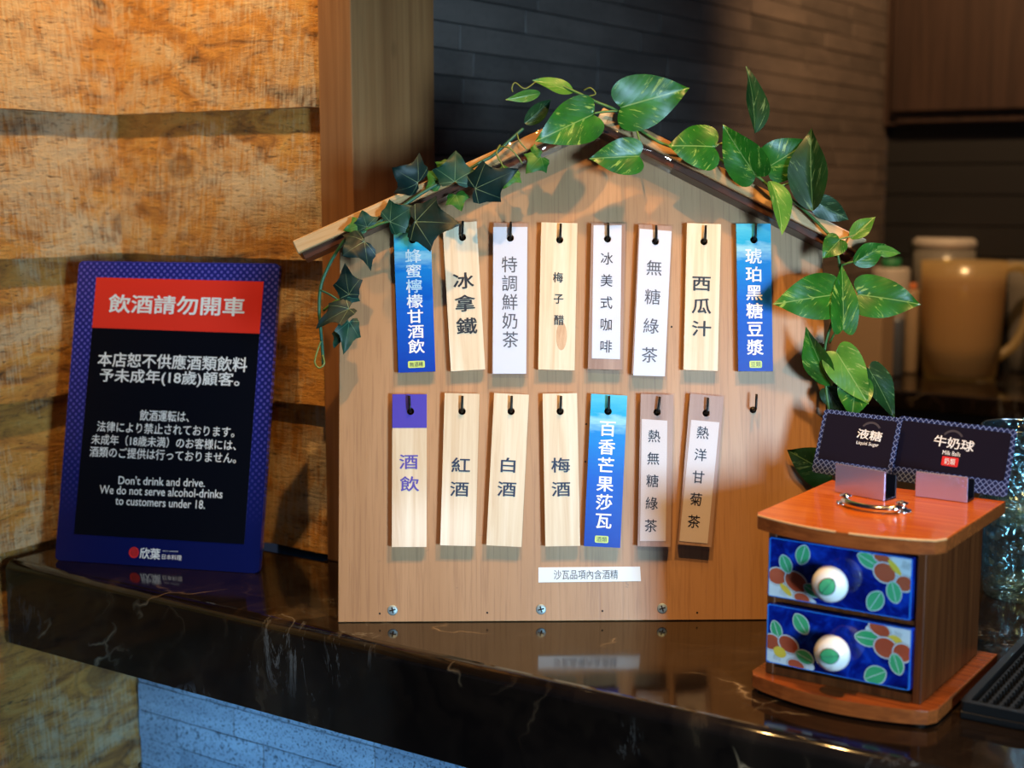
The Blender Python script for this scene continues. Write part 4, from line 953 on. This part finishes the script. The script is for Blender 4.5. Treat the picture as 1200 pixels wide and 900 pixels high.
# ------------------------------------------------------------------ stacked tumblers beside the chest
def tumbler_mesh():
    bm = bmesh.new(); rp = lambda a, z: .025 * math.cos(a * 14) * (1 if .012 < z < .062 else 0)
    lathe(bm, [(.0001, .0), (.026, .0), (.029, .003), (.0305, .012), (.0325, .03), (.034, .05), (.0355, .066), (.036, .078), (.037, .085), (.0365, .0862), (.0345, .085), (.0338, .07), (.031, .03), (.0285, .014), (.024, .009), (.0001, .0085)], 56, ripple=rp)
    return bm_mesh('tumbler', bm, True)
tm = tumbler_mesh()
spots = [(1192, 698, 0), (1192, 698, .066), (1306, 690, 0), (1306, 690, .066), (1262, 640, 0), (1262, 640, .066)]
lbs = ['ribbed clear glass tumbler standing on the marble behind the chest', 'ribbed clear glass tumbler nested on top of the one behind the chest']
for i, (x, y, dz) in enumerate(spots[:2]):
    p = onz(x, y); o = bpy.data.objects.new('glass_tumbler', tm if i else tm); COL.objects.link(o)
    if i == 0: tm.materials.append(M['glass'])
    o.location = (p.x, p.y, dz + .0006 * 1); o.rotation_euler = (0, 0, i * .7)
    tag(o, [lbs[0], lbs[1], 'lower ribbed tumbler of the stack at the picture edge', 'upper ribbed tumbler of the stack at the picture edge', 'lower ribbed tumbler of the farther stack', 'upper ribbed tumbler of the farther stack'][i], 'glass', 'stacked glass tumblers')

# ------------------------------------------------------------------ rubber bar mat
MC = onz(1124, 842); mm = frame(MC, D1, Z); 
mt = root('bar_mat', 'black rubber bar mat with raised studs at the counter edge', 'bar mat', mm)
bm = bmesh.new(); box(bm, 0, .30, 0, .26, .0003, .006, .001, 1); link('mat_base', bm_mesh('mat_base', bm), M['rubber'], mt)
bm = bmesh.new(); prism(bm, rrect(0, .30, 0, .26, .003), .006, .0125, .0008, 1, holes=[rrect(.0055, .2945, .0055, .2545, .002)]); link('raised_rim', bm_mesh('raised_rim', bm), M['rubber'], mt)
bm = bmesh.new(); k = 0
for i in range(24):
    for j in range(34):
        x = .011 + i * .0072; y = .012 + j * .0072
        if x < .18 and y < .255: 
            r = .0016; vs0 = [bm.verts.new((x + r * math.cos(a * 1.0472), y + r * math.sin(a * 1.0472), .006)) for a in range(6)]; vs1 = [bm.verts.new((x + r * .7 * math.cos(a * 1.0472), y + r * .7 * math.sin(a * 1.0472), .0112)) for a in range(6)]
            for a in range(6): bm.faces.new((vs0[a], vs0[(a + 1) % 6], vs1[(a + 1) % 6], vs1[a]))
            bm.faces.new(vs1)
s_ = link('studs', bm_mesh('studs', bm), M['rubber'], mt); s_['kind'] = 'stuff'

# ------------------------------------------------------------------ blurred vessels on the back counter
def milkplastic(name, col, tr=.55):
    t = NT(name); d = t.n('ShaderNodeBsdfDiffuse'); d.inputs[0].default_value = (*col, 1); tl = t.n('ShaderNodeBsdfTranslucent'); tl.inputs[0].default_value = (*col, 1)
    g = t.n('ShaderNodeBsdfGlossy'); g.inputs['Roughness'].default_value = .25; tp_ = t.n('ShaderNodeBsdfTransparent'); tp_.inputs[0].default_value = (*[min(1, c * 1.5) for c in col], 1)
    m1 = t.n('ShaderNodeMixShader'); m1.inputs[0].default_value = .5; t.t.links.new(d.outputs[0], m1.inputs[1]); t.t.links.new(tl.outputs[0], m1.inputs[2])
    m2 = t.n('ShaderNodeMixShader'); m2.inputs[0].default_value = tr * .5; t.t.links.new(m1.outputs[0], m2.inputs[1]); t.t.links.new(tp_.outputs[0], m2.inputs[2])
    m3 = t.n('ShaderNodeMixShader'); m3.inputs[0].default_value = .06; t.t.links.new(m2.outputs[0], m3.inputs[1]); t.t.links.new(g.outputs[0], m3.inputs[2])
    t.t.links.new(m3.outputs[0], t.out.inputs[0]); return t.m
M['jug'] = milkplastic('frosted_plastic', (.80, .62, .34), .9); M['jug_grey'] = milkplastic('grey_frosted_plastic', (.50, .47, .42)); M['juice'] = plain('amber_drink', (.55, .26, .06), .3)
M['tan'] = plain('tan_plastic', (.42, .30, .18), .5); M['kraft'] = plain('kraft_card', (.45, .30, .17), .8); M['bluegrey'] = plain('blue_grey_metal', (.14, .16, .19), .35, .4); M['lid'] = plain('pale_lid', (.50, .45, .40), .5)
M['green_cap'] = plain('green_cap', (.03, .25, .10), .5); M['orange_cap'] = plain('orange_cap', (.7, .2, .05), .5)
def jug(label, px, w, h, mat, juice=None, handle=True, lid=None, grp='pitchers on the back counter'):
    p = onz(*px); p.z = 0.0005; t = root('pitcher', label, 'pitcher', Matrix.Translation(p), grp); r = w / 2
    bm = bmesh.new(); lathe(bm, [(.0001, 0), (r * .80, 0), (r * .86, .006), (r * .93, h * .3), (r * .98, h * .75), (r, h), (r * .965, h), (r * .94, h * .75), (r * .89, h * .3), (r * .8, .008), (.0001, .008)], 36); link('jug_body', bm_mesh('jug_body', bm, True), M[mat], t)
    if juice:
        bm = bmesh.new(); lathe(bm, [(.0001, .0085), (r * .78, .0085), (r * .875, h * .3), (r * .915, h * juice), (.0001, h * juice)], 28); link('drink', bm_mesh('drink', bm, True), M['juice'], t)
    if handle:
        bm = bmesh.new(); tube(bm, [(r * .95, 0, h * .93), (r * 1.35, 0, h * .95), (r * 1.62, 0, h * .85), (r * 1.6, 0, h * .55), (r * 1.35, 0, h * .30), (r * .9, 0, h * .16)], .0085, 10, 6); link('handle', bm_mesh('handle', bm, True), M[mat], t)
    if lid:
        bm = bmesh.new(); lathe(bm, [(r * .98, h), (r * 1.03, h + .002), (r * 1.03, h + .014), (r * .9, h + .02), (.0001, h + .02)], 28); link('lid', bm_mesh('lid', bm, True), M[lid], t)
    return t
sc_ = 2.68 / 1650
jug('frosted pitcher of amber drink with a tall handle on the back counter', (1124, 441), .155, .217, 'jug', .86)
jug('frosted pitcher with a pale lid behind the amber pitcher', (1103, 429), .125, .235, 'jug_grey', None, False, 'lid')
jug('grey frosted pitcher at the picture edge on the back counter', (1212, 433), .150, .215, 'jug_grey', .6, False)
def jar(name, label, cat, px, w, h, mat, lid=None, lidm=None):
    p = onz(*px); p.z = .0005; t = root(name, label, cat, Matrix.Translation(p)); r = w / 2
    bm = bmesh.new(); lathe(bm, [(.0001, 0), (r * .9, 0), (r, .004), (r, h - .006), (r * .92, h), (.0001, h)], 28); link('jar_body', bm_mesh('jar_body', bm, True), M[mat], t)
    if lid:
        bm = bmesh.new(); lathe(bm, [(r * .5, h), (r * .5, h + lid), (.0001, h + lid)], 20); link('cap', bm_mesh('cap', bm, True), M[lidm], t)
jar('canister', 'tan canister with a green cap behind the vine leaves', 'canister', (1040, 428), .075, .195, 'lid', .018, 'green_cap')
jar('canister', 'squat canister with an orange cap beside the pitchers', 'canister', (1066, 437), .028, .16, 'tan', .012, 'orange_cap')
jar('bottle', 'blue grey metal shaker in front of the canisters', 'shaker', (1048, 441), .032, .110, 'bluegrey')
p = onz(1010, 443); bmb = bmesh.new(); box(bmb, -.055, .045, -.03, .04, 0, .16, .003); 
kb = link('carton', bm_mesh('carton', bmb), M['kraft'], None, frame(Vector((p.x, p.y, .0005)), D1, Z)); tag(kb, 'kraft carton on the back counter behind the hanging leaves', 'box')

bpy.data.objects.remove(_fo)
